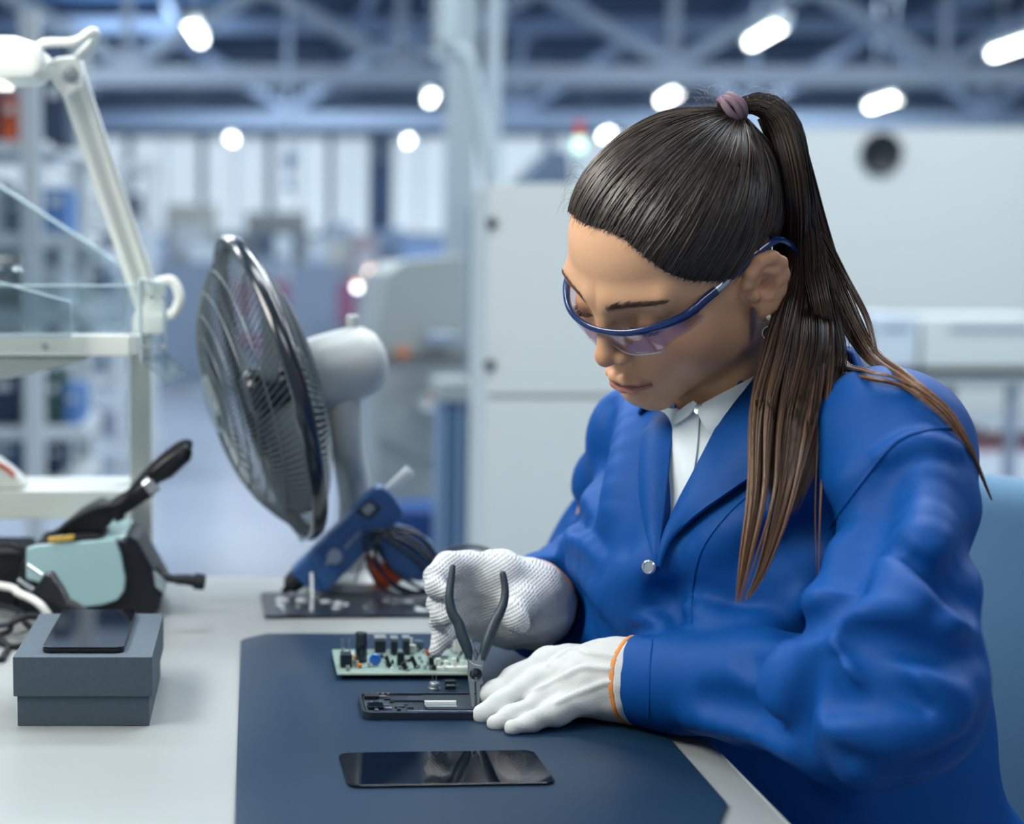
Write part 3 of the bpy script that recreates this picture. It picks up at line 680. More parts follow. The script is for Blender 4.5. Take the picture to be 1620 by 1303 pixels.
# ---------------- shirt
def shirt_f(p):
    d = torso(p) + .010; d = smin(d, chain(p, [MID+V([0, 0, -.02])+fwd*.03, MID+V([0, 0, .028])+fwd*.026], [.062, .050], .02), .03)
    return d + .0012*noise3(p*V([1, 1, .4]), 90, 21)
shirt = toP(sdf_obj('shirt', shirt_f, (.24, 1.08, .72), (.62, 1.50, 1.13), .004, SHIRT, None, 'white shirt', proj=1,
   clip=lambda P: ((open_sd(P) < .03) | (P[:, 2] > MID[2]+.02)) & (P[:, 2] < 1.010 - .20*((P-MID)@fwd - .05))))
def neckf(p): return smin(shirt_f(p), head_world(p)-.003, .01)
patch('shirt_collar', [(1110, 642), (1112, 662), (1120, 680), (1128, 691)], [(1190, 596), (1172, 630), (1152, 660), (1130, 692)], neckf, .002, .0018, SHIRT, parent=shirt, nu=14, nv=20, push=lambda u, v: .003+.005*v*(1-v)*4)
patch('shirt_collar', [(1099, 632), (1086, 640), (1077, 654), (1072, 673)], [(1106, 640), (1100, 652), (1090, 664), (1074, 674)], neckf, .004, .0018, SHIRT, parent=shirt, nu=10, nv=16)
patch('placket', [(1098, 668), (1092, 720), (1080, 790), (1070, 850)], [(1108, 660), (1103, 720), (1092, 780), (1078, 830)], shirt_f, .0012, .0012, SHIRT, parent=shirt, nu=6, nv=24)
P_, _ = raycast(neckf, [(1110, 650)]); n_ = normals(neckf, P_)[0]; mb = MB(); mb.lathe([(.0048, 0), (.005, .0012), (.004, .002), (0, .0016)], P_[0]+n_*.004, n_, 18); o = toP(mb.build('shirt_button', SILV, None)); o.parent = shirt
# trousers
def trou(p):
    hip = V([.55, 1.37, .53]); d = ell(p, hip, (.16, .12, .10), BT)
    for s in (-1, 1):
        h = hip + side*s*.08; k = h + fwd*.40; a = k + V([.03, 0, -.38]); d = smin(d, chain(p, [h, k, a], [.085, .062, .048], .03), .03)
    return d
toP(sdf_obj('trousers', trou, (-.05, 1.0, .08), (.80, 1.75, .68), .010, mat('dark_trousers', '20242c', rough=.8), None))
for s in (-1, 1):
    a = V([.55, 1.37, .53]) + side*s*.08 + fwd*.40 + V([.03, 0, -.41])
    toP(sdf_obj('shoe', lambda p: smax(smin(cap(p, a+V([0, 0, -.055]), a+fwd*.14+V([0, 0, -.085]), .040, .030), cap(p, a+V([0, 0, 0]), a+V([0, 0, -.06]), .042, .040), .03), .006-p[:, 2]), a-V([.25, .25, .13]), a+V([.12, .25, .07]), .006, mat('black_shoe', '15171a', rough=.4), None))
# ================================================================== GLOVED HANDS
def near_hand(p):
    d = chn(p, [(915, 1060, 1.250, 34), (955, 1062, 1.235, 44), (1000, 1072, 1.215, 54), (1030, 1075, 1.205, 52)], .02)
    d = smin(d, chn(p, [(915, 1092, 1.222, 34), (955, 1085, 1.220, 42), (1000, 1082, 1.210, 50)], .02), .02)
    for k in ([(915, 1046, 1.268, 30), (866, 1050, 1.268, 25), (815, 1077, 1.258, 20.5), (781, 1096, 1.250, 18.5), (774, 1100, 1.248, 17)],
              [(905, 1070, 1.245, 29), (850, 1082, 1.243, 23), (795, 1112, 1.228, 19), (764, 1129, 1.220, 17)],
              [(905, 1092, 1.225, 28), (858, 1108, 1.220, 22), (812, 1133, 1.205, 18), (786, 1144, 1.200, 15)],
              [(925, 1108, 1.208, 26), (880, 1126, 1.200, 20), (838, 1143, 1.188, 16), (812, 1150, 1.184, 13)]):
        f_ = chn(p, k, .006); d = smin(d, f_, .006)
    d = smin(d, chn(p, [(975, 1060, 1.26, 34), (915, 1075, 1.285, 24), (850, 1090, 1.290, 19), (800, 1104, 1.280, 17)], .01), .012)
    d = d + .0011*noise3(p, 120, 31) + .0006*noise3(p, 260, 32)
    return d
hem_c = W(1006, 1074, Y=1.213); hem_ax = nrm(W(1072, 1078, Y=1.19)-W(960, 1068, Y=1.232))
def glove_n(p):
    d = near_hand(p)
    for P_, r in SEAM_N: d = smin(d, chain(p, P_, [r]*len(P_), .002), .003)
    return smax(d, (p-hem_c)@hem_ax, .002)
SEAM_N = []
for pts in ([(868, 1052), (883, 1039), (911, 1025), (927, 1032), (955, 1036), (990, 1040)], [(850, 1090), (872, 1080), (903, 1064), (927, 1055), (955, 1057), (992, 1058)], [(880, 1112), (903, 1101), (930, 1090), (953, 1081), (990, 1074)]):
    P_, h = raycast(near_hand, px_curve(pts, 4)); SEAM_N.append((P_[h] , .0016))
glove_o = toP(sdf_obj('glove', glove_n, (.15, 1.13, .745), (.36, 1.34, .86), .0018, GLOVE, None, 'white cotton glove lying on the mat with stitched seams on its back'))
def band(name, f, c, ax, a, b, inf, m, par, lab=None):
    C = c + ax*(a+b)/2; o = toP(sdf_obj(name, lambda p: smax(f(p)-inf, np.abs((p-C)@ax)-(b-a)/2, .001), C-.055, C+.055, .0013, m, None, lab, proj=2)); o.parent = par; return o
band('elastic_band', near_hand, hem_c, hem_ax, -.0032, .001, .0014, HEMO, glove_o, 'orange elastic edge')
band('cuff', near_hand, hem_c, hem_ax, .001, .035, .0020, GLOVE, glove_o)

def far_hand(p):
    d = chn(p, [(742, 905, 1.350, 30), (790, 912, 1.352, 36), (832, 940, 1.365, 50), (846, 956, 1.375, 56), (862, 958, 1.42, 54)], .02)
    d = smin(d, chn(p, [(752, 935, 1.362, 34), (762, 980, 1.362, 26), (800, 975, 1.362, 40), (835, 965, 1.37, 50)], .02), .02)
    for k in ([(745, 897, 1.345, 25), (712, 896, 1.335, 23), (692, 912, 1.318, 18.5), (689, 928, 1.305, 15), (706, 938, 1.294, 12)],
              [(738, 920, 1.350, 22), (705, 935, 1.335, 19), (694, 957, 1.312, 17.5), (701, 972, 1.298, 16), (706, 978, 1.290, 13.5)],
              [(740, 950, 1.350, 20), (706, 968, 1.335, 18), (697, 985, 1.315, 14.5), (694, 982, 1.300, 12.5)],
              [(745, 975, 1.350, 18), (712, 995, 1.328, 17), (700, 1010, 1.306, 15.5), (690, 1029, 1.296, 11.5)]):
        d = smin(d, chn(p, k, .005), .0055)
    d = smin(d, chn(p, [(845, 935, 1.355, 34), (822, 955, 1.325, 27), (812, 972, 1.305, 20), (818, 982, 1.298, 15.5), (827, 989, 1.296, 10)], .008), .010)
    d = smax(d, -chn(p, [(750, 925, 1.322, 9), (757, 960, 1.328, 9), (752, 1000, 1.335, 7)], .004), .008)
    d = d + .0009*noise3(p, 130, 41) + .0005*noise3(p, 300, 42)
    return d
fc_ = W(846, 957, Y=1.375); fx = nrm(W(900, 930, Y=1.47)-fc_)
def glove_f(p): return smax(far_hand(p), (p-fc_)@fx - .008, .002)
KNIT = mat('ribbed_white_knit', 'c4c8ca', rough=.9)
nt = KNIT.node_tree; N_ = nt.nodes; L_ = nt.links; tcn = N_.new('ShaderNodeTexCoord'); wv = N_.new('ShaderNodeTexWave'); wv.inputs['Scale'].default_value = 150; wv.inputs['Distortion'].default_value = .6
mpn = N_.new('ShaderNodeMapping'); mpn.inputs['Rotation'].default_value = (0, .5, .3); L_.new(tcn.outputs['Object'], mpn.inputs['Vector']); L_.new(mpn.outputs['Vector'], wv.inputs['Vector'])
wv2 = N_.new('ShaderNodeTexWave'); wv2.bands_direction = 'Z'; wv2.inputs['Scale'].default_value = 120; L_.new(mpn.outputs['Vector'], wv2.inputs['Vector'])
mm = N_.new('ShaderNodeMath'); mm.operation = 'MULTIPLY'; L_.new(wv.outputs['Fac'], mm.inputs[0]); L_.new(wv2.outputs['Fac'], mm.inputs[1])
bpn = N_.new('ShaderNodeBump'); bpn.inputs['Strength'].default_value = 1.0; bpn.inputs['Distance'].default_value = .0012; L_.new(mm.outputs['Value'], bpn.inputs['Height']); L_.new(bpn.outputs['Normal'], N_['Principled BSDF'].inputs['Normal'])
glove_2 = toP(sdf_obj('glove', glove_f, (.12, 1.24, .75), (.32, 1.44, .90), .0017, KNIT, None, 'white knitted glove closed round the handles of the pliers'))
band('elastic_band', far_hand, fc_, fx, .006, .010, .0009, HEMO, glove_2, 'orange elastic edge')
# ================================================================== SAFETY GLASSES
def on_head_plane(px, py, z0, s):
    cl = W2H(CAM); d = (CF+(px-CX)/F*CR-(py-CY)/F*CU)@HR; t = (z0+s*cl[1]-cl[2])/(d[2]-s*d[1]); return cl+t*d
bar_n = [(0.0, .1065), (-.014, .1050), (-.028, .1005), (-.041, .0925), (-.053, .0805), (-.061, .0690), (-.0645, .058)]
gl = empty('safety_glasses', H2W((0, .10, .015)), 0, 'clear safety glasses with a navy blue top bar worn on the face', 'glasses'); GL = H2W((0, .10, .015))
def bz(y): return .025 - .1*y + .001
half = [(x, y, bz(y)) for x, y in bar_n]
full = [(-x, y, z) for x, y, z in half[::-1]] + half[1:]
mb = MB(); c = catmull(full, 6); rr = .0024 + .0012*np.abs(np.linspace(-1, 1, len(c)))**2
mb.tube(H2W(c) - GL, rr, 12, flat=(1.0, 1.25)); mb.build('top_bar', BLUEP, gl)
for s in (-1, 1):
    a = [(.0645*s, .058, bz(.058)), (.0665*s, .046, bz(.046)+.0005), (.068*s, .036, bz(.036))]; mb = MB(); mb.tube(H2W(catmull(a, 5)) - GL, .0032, 12, flat=(.8, 1.2)); mb.build('hinge_arm', BLUEP, gl)
    a = [(.068*s, .036, bz(.036)), (.0703*s, .021, bz(.021))]; mb = MB(); mb.tube(H2W(catmull(a, 4)) - GL, .0028, 12, flat=(.8, 1.2)); mb.build('temple_slide', SILV, gl, 'silver sliding section of the temple')
    a = [(.0703*s, .021, bz(.021)), (.0735*s, .006, bz(.006)+.001), (.0775*s, -.012, bz(-.012)+.002), (.080*s, -.030, bz(-.030)-.001), (.078*s, -.045, .012), (.074*s, -.055, -.004)]; mb = MB(); mb.tube(H2W(catmull(a, 6)) - GL, .0024, 12, flat=(.7, 1.2)); mb.build('temple', BLUEP, gl)
# lens: one wrapped clear sheet hanging from the bar
def clear(name, tint, f0=.08, rough=.03, gcol='ffffff', fmax=.5):
    """thin clear sheet: light passes straight, more mirror towards the edge of view"""
    m = bpy.data.materials.new(name); m.use_nodes = True; nt = m.node_tree; N = nt.nodes; L = nt.links; N.remove(N['Principled BSDF'])
    t = N.new('ShaderNodeBsdfTransparent'); t.inputs[0].default_value = srgb(tint); g = N.new('ShaderNodeBsdfGlossy'); g.inputs['Roughness'].default_value = rough; g.inputs['Color'].default_value = srgb(gcol)
    lw = N.new('ShaderNodeLayerWeight'); lw.inputs[0].default_value = .35; mr = N.new('ShaderNodeMapRange'); mr.inputs['To Min'].default_value = f0; mr.inputs['To Max'].default_value = fmax; L.new(lw.outputs['Fresnel'], mr.inputs['Value'])
    mx = N.new('ShaderNodeMixShader'); L.new(mr.outputs['Result'], mx.inputs[0]); L.new(t.outputs[0], mx.inputs[1]); L.new(g.outputs[0], mx.inputs[2]); L.new(mx.outputs[0], N['Material Output'].inputs['Surface']); return m
LENS = clear('clear_lens', 'f9f7fc', .03, .04, 'f2f0ff', .22)
G = []; us = np.linspace(-1, 1, 61); cc_ = catmull(full, 10); L_ = np.concatenate([[0], np.cumsum(np.linalg.norm(np.diff(cc_, axis=0), axis=1))]); L_ = L_/L_[-1]*2-1
for u in us:
    a = np.array([np.interp(u, L_, cc_[:, i]) for i in range(3)]); au = abs(u)
    dep = .031*(1-max(0, (au-.40)/.60)**2.4*.55) - .014*math.exp(-(u/.13)**2)
    dep = max(dep, .0135); G.append([a + V([0, -.10*dep*k - .006*k*k, -dep*k]) + V([0, .0012, .001]) for k in np.linspace(0, 1, 12)])
mb = MB(); mb.grid(H2W(np.array(G)) - GL); lo_ = mb.build('lens', LENS, gl); sm_ = lo_.modifiers.new('thickness', 'SOLIDIFY'); sm_.thickness = .0012
edge = [g[-1] for g in G];  mb = MB(); mb.tube(H2W(np.array(edge)) - GL, .0007, 6); mb.build('lens_rim', mat('clear_rim', 'dfe6f2', rough=.15, trans=.5, spec=.8), gl)
# nose bridge piece
mb = MB(); mb.tube(H2W(catmull([(-.014, .098, -.008), (-.007, .1015, .004), (0, .103, .008), (.007, .1015, .004), (.014, .098, -.008)], 5)) - GL, .0012, 8); mb.build('nose_bridge', LENS, gl)
# earring
eb = H2W((-.0805, -.0010, -.0300)); cd = nrm(CAM-eb)
mb = MB(); mb.lathe([(0.0001, -.0024), (.0017, -.0017), (.0024, 0), (.0017, .0017), (0.0001, .0024)], eb+cd*.002, cd, 14); er = mb.build('earring', mat('pearl', 'e6d6c4', rough=.2, coat=.5), None, 'small pearl stud with a dark round drop'); toP(er)
dc = eb + V([.001, 0, -.0125]) + cd*.002; mb = MB(); a_ = nrm(np.cross(cd, [0, 0, 1])); b_ = np.cross(a_, cd)
mb.tube([dc + (a_*math.cos(t)+b_*math.sin(t))*.0052 for t in np.linspace(0, 2*PI, 25)], .0008, 8, cap=False); mb.tube([dc + (a_*math.cos(t)+b_*math.sin(t))*.0055 + V([-.002, 0, .0052]) for t in np.linspace(.4, 2.2, 10)], .0007, 8)
o = toP(mb.build('ring', mat('silver', 'c9c6c0', rough=.2, metal=1), None)); o.parent = er
mb = MB(); mb.lathe([(0.0001, -.002), (.0038, -.0012), (.0044, 0), (.0036, .0016), (.002, .0026), (0.0001, .003)], dc, cd, 18); o = toP(mb.build('gem', mat('dark_gem', '1c2a3a', rough=.05, coat=1), None)); o.parent = er
# ================================================================== PLIERS
PT = W(751, 1064, Y=1.252); pl = empty('pliers', PT, 0, 'long-nosed pliers with dark rubber handles, held over the open phone', 'pliers')
GRIP = mat('dark_rubber_grip', '27363f', rough=.45, bump=.1, bscale=600); STEEL = mat('brushed_steel', '8f979b', rough=.32, metal=.9, bump=.1, bscale=500)
def py_(py): return 1.252 + (1064-py)/1064*.0 + (1064-py)*.00018
def flat_arm(keys, fl=.55):
    keys = catmull(np.array(keys), 5); C = [W(x, y, Y=py_(y)) for x, y, r in keys]; R_ = [r/F*1.255 for *_, r in keys]
    def f(p):
        return chain(p, C, R_, .0008)
    return f, C
for keys in ([(716.5, 896, 4.6), (713.5, 920, 5.6), (711, 945, 7), (715, 968, 8), (725, 985, 8.5), (730, 1002, 9), (737, 1020, 8.6), (744, 1042, 5.5)],
             [(795.5, 907, 5.2), (799, 930, 5.8), (797.5, 950, 6.5), (791, 968, 7.5), (783, 983, 8.6), (776, 1000, 9), (769, 1020, 8.6), (763, 1042, 5.8)]):
    f, C = flat_arm(keys); C = np.array(C); sdf_obj('handle', f, C.min(0)-.012, C.max(0)+.012, .0014, GRIP, pl, loc=None, proj=1).data.transform(Matrix.Translation(-Vector(PT)))
def px_prism(mb, pts, Yf, th, bev=0):
    o = W(*pts[0], Y=Yf(pts[0][1])); P_ = [W(x, y, Y=Yf(y)) for x, y in pts]; ez = V([0, 1, -.0])
    poly = [((a-o)[0], (a-o)[2]) for a in P_]; yy = [a[1] for a in P_]
    n = len(P_); a = np.array(P_) - V([0, th/2, 0]); b = np.array(P_) + V([0, th/2, 0])
    mb.add(np.concatenate([a, b])-PT, [tuple(range(n)), tuple(range(n, 2*n))[::-1]] + [(i, n+i, n+(i+1) % n, (i+1) % n) for i in range(n)])
mb = MB(); px_prism(mb, [(739, 1036), (746, 1030), (752, 1046), (760, 1030), (766, 1038), (764, 1056), (762, 1070), (764, 1080), (759, 1082), (757.5, 1118), (754.5, 1119), (752.5, 1084), (752, 1076), (746, 1076), (742, 1066)], py_, .0052); mb.build('jaw', STEEL, pl, bev=.0005)
mb = MB(); px_prism(mb, [(741, 1044), (750, 1050), (762, 1052), (763, 1068), (755, 1076), (750.5, 1077), (750, 1118), (745.5, 1118), (742.5, 1090), (740, 1068)], lambda y: py_(y)-.0035, .0035); mb.build('jaw', STEEL, pl, bev=.0005)
mb = MB(); mb.lathe([(.0052, 0), (.0052, .0016), (.0044, .0022), (.0030, .0014), (0, .0012)], W(751.5, 1063, Y=1.252)-V([0, .0050, 0])-PT, (0, -1, 0), 24); mb.build('pivot_rivet', mat('dark_steel', '3a4247', rough=.3, metal=.9), pl, bev=0)
mb = MB(); mb.tube(catmull([W(747, 1040, Y=1.262)-PT, W(752, 1022, Y=1.266)-PT, W(757, 1040, Y=1.262)-PT], 6), .0010, 8); mb.build('spring', STEEL, pl)
# ================================================================== WORKBENCH
LAM = mat('pale_grey_laminate', '8a9090', rough=.42, var=.03, vscale=3)
EDGE = mat('grey_edge_band', 'a9b0b1', rough=.5)
WHITE = mat('white_powder_coat', 'e3e7e2', rough=.38)
BLK = mat('black_plastic', '14191f', rough=.38, bump=.05, bscale=600)
BLKM = mat('matt_black_rubber', '181d24', rough=.6)
XE = .358; YB = 1.82
tb = empty('workbench', (-.2, 1.2, 0), 0, 'pale grey laminate workbench the woman works at', 'workbench'); TB = V([-.2, 1.2, 0])
mb = MB(); mb.box(V([(-1.1+XE)/2, (.45+YB)/2, TZ-.0125])-TB, (XE+1.1, YB-.45, .025), bev=.002); mb.build('table_top', LAM, tb)
mb = MB(); mb.box(V([XE+.001, (.45+YB)/2, TZ-.0126])-TB, (.002, YB-.45, .0235)); mb.build('edge_band', EDGE, tb)
for x in (-1.05, XE-.06):
    for y in (.52, YB-.06): mb = MB(); mb.box(V([x, y, (TZ-.026)/2+.001])-TB, (.05, .05, TZ-.026), bev=.004); mb.build('leg', mat('grey_steel', '8b949b', rough=.45, metal=.4), tb)
mb = MB(); mb.box(V([-.35, YB-.05, TZ-.07])-TB, (1.38, .03, .06)); mb.build('rail', MATS['grey_steel'], tb)
# mat
MATM = mat('dark_blue_mat', '102a40', rough=.42, spec=.28)
nt = MATM.node_tree; N_ = nt.nodes; L_ = nt.links; tcn = N_.new('ShaderNodeTexCoord'); wv = N_.new('ShaderNodeTexWave'); wv.bands_direction = 'Y'; wv.inputs['Scale'].default_value = 95; wv.inputs['Distortion'].default_value = .4
nz = N_.new('ShaderNodeTexNoise'); nz.inputs['Scale'].default_value = 900; ad = N_.new('ShaderNodeMath'); ad.operation = 'ADD'
L_.new(tcn.outputs['Object'], wv.inputs['Vector']); L_.new(tcn.outputs['Object'], nz.inputs['Vector']); L_.new(wv.outputs['Fac'], ad.inputs[0]); L_.new(nz.outputs['Fac'], ad.inputs[1])
bp = N_.new('ShaderNodeBump'); bp.inputs['Strength'].default_value = .10; bp.inputs['Distance'].default_value = .0004; L_.new(ad.outputs[0], bp.inputs['Height']); L_.new(bp.outputs['Normal'], N_['Principled BSDF'].inputs['Normal'])
x0, x1, y0_, y1_ = -.012, .327, .975, 1.517
mo = V([.16, 1.25, TZ]); mb = MB()
poly = [(x0, y0_), (x1-.022, y0_), (x1, y0_+.05), (x1, y1_), (x0+.026, y1_), (x0+.004, y1_-.022), (x0, y1_-.03)]
mb.prism([(a-mo[0], b-mo[1]) for a, b in poly], (0, 0, .0017), (1, 0, 0), (0, 1, 0), (0, 0, 1), .003)
o = mb.build('cutting_mat', MATM, None, 'dark blue rubber mat with a clipped corner on the bench', bev=.0006, loc=None, cat='mat'); o.location = mo
MZ = .0033
# generic flat rounded plate from its pixel corners
def plate(name, corners, z, th, r, m, parent=None, base=None, label=None, cat=None, n=5):
    C = [T(x, y, z) for x, y in corners]; c = sum(C)/4; ex = nrm(C[1]-C[0]+C[2]-C[3]); ey = nrm(np.cross([0, 0, 1], ex)); w = (np.linalg.norm(C[1]-C[0])+np.linalg.norm(C[2]-C[3]))/2; h = abs(((C[0]+C[1])/2-(C[2]+C[3])/2)@ey)
    mb = MB(); mb.prism(rect_round(w, h, r, n), (0, 0, 0), ex, ey, (0, 0, 1), th); o = mb.build(name, m, parent, label, bev=min(.0006, th*.3), cat=cat); o.location = c - V([0, 0, th/2]) - (base if base is not None else 0); return o, c, ex, ey, w, h
GLASS = mat('black_glass', '040810', rough=.03, spec=.75)
scr = plate('phone_screen', [(537, 1190), (847, 1185), (878, 1237), (548, 1242)], MZ+.0022, .002, .009, GLASS, None, None, 'loose black glass phone screen lying on the mat nearest the camera', 'phone screen')
# open phone
pc = T(680, 1115, MZ); ph = empty('open_phone', pc, 0, 'opened phone housing with bare circuitry under the tips of the pliers', 'phone')
CH = mat('phone_frame_grey', '39434e', rough=.3, metal=.6); PCBK = mat('dark_circuit', '1d2833', rough=.45, bump=.6, bscale=700); 
ca = T(566, 1095, MZ+.006); cb = T(574, 1127, MZ+.006); yA, yB_ = ca[1], cb[1]; xA = ca[0]; xB = xA + .150
w_, h_ = xB-xA, yA-yB_; cc = V([(xA+xB)/2, (yA+yB_)/2, TZ+MZ])
mb = MB(); out_ = rect_round(w_, h_, .008, 5); inn = rect_round(w_-.005, h_-.005, .006, 5); n = len(out_); 
zs = (0., .0062); v = [(x, y, z) for z in zs for x, y in out_] + [(x, y, z) for z in (.0062, .0022) for x, y in inn]
fs = [tuple(range(n))[::-1]] + [(i, (i+1) % n, n+(i+1) % n, n+i) for i in range(n)] + [(n+i, n+(i+1) % n, 2*n+(i+1) % n, 2*n+i) for i in range(n)] + [(2*n+i, 2*n+(i+1) % n, 3*n+(i+1) % n, 3*n+i) for i in range(n)] + [tuple(range(3*n, 4*n))]
mb.add(np.array(v) + (cc-pc), fs); mb.build('housing', CH, ph, bev=.0004)
Q = cc - pc
def pb(name, x, y, w, h, t, m, z=.0023, lab=None, R=None): mb = MB(); mb.box(Q + V([x*w_/2, y*h_/2, z+t/2]), (w, h, t), R=R, bev=min(t, w, h)*.12); return mb.build(name, m, ph, lab)
pb('circuit_board', -.62, 0, .050, h_-.008, .0022, PCBK); pb('battery', .25, .05, .080, h_-.018, .0038, mat('battery_black', '222c36', rough=.35)); pb('shield_plate', -.45, .45, .030, .014, .0014, CH, z=.0046)
pb('camera_module', -.86, .62, .012, .010, .0030, BLK, z=.0046); pb('camera_module', -.84, -.35, .013, .013, .0026, GLASS, z=.0046)
pb('ribbon_connector', -.12, -.25, .026, .0030, .0034, mat('white_plastic', 'e1e6e6', rough=.5), z=.0060, lab='white ribbon connector strip')
pb('ribbon_cable', -.12, -.42, .026, .006, .0008, mat('grey_ribbon', '7c8893', rough=.5, metal=.3), z=.0060)
pb('edge_strip', .15, -.93, .100, .0018, .0016, mat('bright_edge', 'a8b5cc', rough=.2, metal=.8), z=.0056)
for i in range(5): pb('gold_contact', -.90+.06*i, .83, .0022, .0022, .0014, mat('gold', 'd5b177', rough=.3, metal=.9), z=.0056)
rr_ = random.Random(4)
for i in range(26):
    m = rr_.choice([CH, BLK, MATS['bright_edge'], mat('chip_grey', '56626d', rough=.4, metal=.4), mat('copper_part', 'c7925c', rough=.4)]) if i % 3 else BLK
    pb('chip', rr_.uniform(-.9, -.28), rr_.uniform(-.72, .72), rr_.uniform(.0018, .007), rr_.uniform(.0015, .005), rr_.uniform(.0006, .0018), m, z=.0046)
# ---------------- circuit board with components
bc_ = T(640, 1050, MZ); pcb = empty('circuit_board', bc_, 0, 'green circuit board crowded with capacitors, relays and connectors on the mat', 'circuit board'); BZ = MZ+.0062
PG = mat('pcb_green', '768d85', rough=.4, var=.25, vscale=260, bump=.4, bscale=900)
fl_ = T(533, 1064, BZ); fr_ = T(758, 1064, BZ); bk_ = T(533, 1027, BZ)
mb = MB(); bw = fr_[0]-fl_[0]; bd_ = bk_[1]-fl_[1]; mb.box(V([(fl_[0]+fr_[0])/2, (fl_[1]+bk_[1])/2, TZ+BZ-.0008])-bc_, (bw, bd_, .0016)); mb.build('board', PG, pcb)
mb = MB(); mb.box(V([(fl_[0]+fr_[0])/2, fl_[1]-.0003, TZ+BZ-.0008])-bc_, (bw, .0006, .0017)); mb.build('board_edge', mat('pcb_edge', 'c5d3c4', rough=.5), pcb)
for x in (fl_[0]+.006, fr_[0]-.006):
    for y in (fl_[1]+.006, bk_[1]-.006): mb = MB(); mb.lathe([(.0025, 0), (.0025, .0045)], V([x, y, TZ+MZ+.0001])-bc_, n=12); mb.build('standoff', BLK, pcb)
CW = mat('cream_connector', 'dfe4dc', rough=.45); CBL = mat('blue_epoxy', '1d5cb0', rough=.25, coat=.4); RELAY = mat('relay_black', '11202a', rough=.35); COR = mat('orange_part', 'd9772e', rough=.4); TIN = mat('tin', 'c5cdd0', rough=.3, metal=.9); DSLV = mat('dull_silver', '8e979c', rough=.4, metal=.6)
def cpt(name, px, py, wpx, hpx, dep, m, rot=0, kind='box', lab=None, lift=0):
    c = T(px, py, BZ); s = c[1]/F; w = wpx*s; h = hpx*s; mb = MB(); c = c - bc_ + V([0, 0, lift+.0001])
    if kind == 'box': mb.box(c + V([0, dep/2, h/2]), (w, dep, h), R=rotz(rot) if rot else None, bev=min(w, h, dep)*.08)
    elif kind == 'can': mb.lathe([(w/2*.94, 0), (w/2, .0008), (w/2, h*.06), (w/2*.94, h*.09), (w/2, h*.12), (w/2, h-.001), (w/2*.9, h), (w/2*.6, h), (w/2*.55, h-.0005)], c + V([0, w/2, 0]), n=24)
    elif kind == 'disc':
        mb.lathe([(.0001, -.0016), (w/2*.85, -.0014), (w/2, 0), (w/2*.85, .0014), (.0001, .0016)], c + V([0, dep/2, h*.55]), ax=(0, 1, 0), n=22); mb.rod(c+V([-w*.2, dep/2, 0]), c+V([-w*.2, dep/2, h*.3]), .0003, 6); mb.rod(c+V([w*.2, dep/2, 0]), c+V([w*.2, dep/2, h*.3]), .0003, 6)
    elif kind == 'slant':
        R = np.array([[math.cos(rot), 0, math.sin(rot)], [0, 1, 0], [-math.sin(rot), 0, math.cos(rot)]]); mb.box(c + V([0, dep/2, h/2]), (w, dep, h), R=R, bev=.0003)
    elif kind == 'pin': mb.rod(c, c+V([0, 0, h]), w/2, 8)
    return mb.build(name, m, pcb, lab)
cpt('relay', 548, 1056, 19, 21, .014, RELAY); cpt('terminal_pin', 541, 1042, 3, 25, .001, TIN, kind='pin', lift=.004); cpt('terminal_pin', 553, 1042, 3, 25, .001, TIN, kind='pin', lift=.004)
cpt('relay', 548, 1040, 22, 6, .006, CW); cpt('electrolytic_capacitor', 572, 1049, 20, 48, .012, mat('capacitor_sleeve', '14222c', rough=.18, coat=.5), kind='can', lab='tall black electrolytic capacitor')
cpt('disc_capacitor', 594, 1054, 20, 19, .004, CBL, kind='disc', lab='blue disc capacitor'); cpt('relay', 602, 1033, 18, 20, .012, RELAY); cpt('relay', 624, 1035, 11, 21, .010, RELAY); cpt('relay', 643, 1036, 11, 23, .010, RELAY); cpt('relay', 634, 1053, 11, 21, .006, RELAY)
cpt('relay_cap', 602, 1031, 19, 3, .013, DSLV, lift=.0118); cpt('relay_cap', 624, 1033, 12, 3, .011, DSLV, lift=.0124); cpt('relay_cap', 643, 1034, 12, 3, .011, DSLV, lift=.0136)
cpt('transistor', 614, 1056, 6, 19, .003, BLK, rot=-.35, kind='slant'); cpt('transistor', 655, 1057, 7, 20, .003, BLK, rot=-.45, kind='slant'); cpt('transistor', 640, 1060, 8, 12, .004, BLK, rot=-.5, kind='slant'); cpt('transistor', 683, 1059, 8, 20, .003, BLK, rot=-.12, kind='slant')
cpt('relay', 663, 1028, 14, 14, .008, mat('grey_chip', '3f5868', rough=.4)); cpt('header', 653, 1034, 10, 14, .004, CW); cpt('header_pin', 651, 1024, 3, 16, .001, CW, kind='pin'); cpt('orange_capacitor', 569, 1057, 6, 7, .003, COR); cpt('orange_capacitor', 561, 1046, 4, 9, .003, mat('amber_part', 'd8a24a', rough=.4))
cpt('orange_capacitor', 677, 1037, 5, 8, .003, mat('red_part', 'cc5331', rough=.4)); cpt('heat_sink', 697, 1042, 24, 6, .012, DSLV); cpt('choke', 687, 1040, 18, 7, .008, RELAY)
cpt('header', 717, 1060, 54, 5, .006, CW)
for i, x in enumerate((693, 706, 719, 732, 742)): cpt('connector_tab', x, 1058, 5 if i % 2 else 7, 17 if i % 2 == 0 else 13, .003, CW)
cpt('connector', 726, 1032, 16, 28, .007, CW); cpt('connector', 742, 1030, 9, 22, .006, CW); cpt('blue_capacitor', 748, 1026, 5, 9, .003, CBL, lift=.006)
for i in range(84):
    x = rr_.uniform(538, 742); y = rr_.uniform(1030, 1062); m = rr_.choice([TIN, CW, DSLV, BLK, PG, DSLV, RELAY]); cpt('small_component', x, y, rr_.uniform(2.5, 6), rr_.uniform(2.5, 7.5), rr_.uniform(.0015, .004), m)
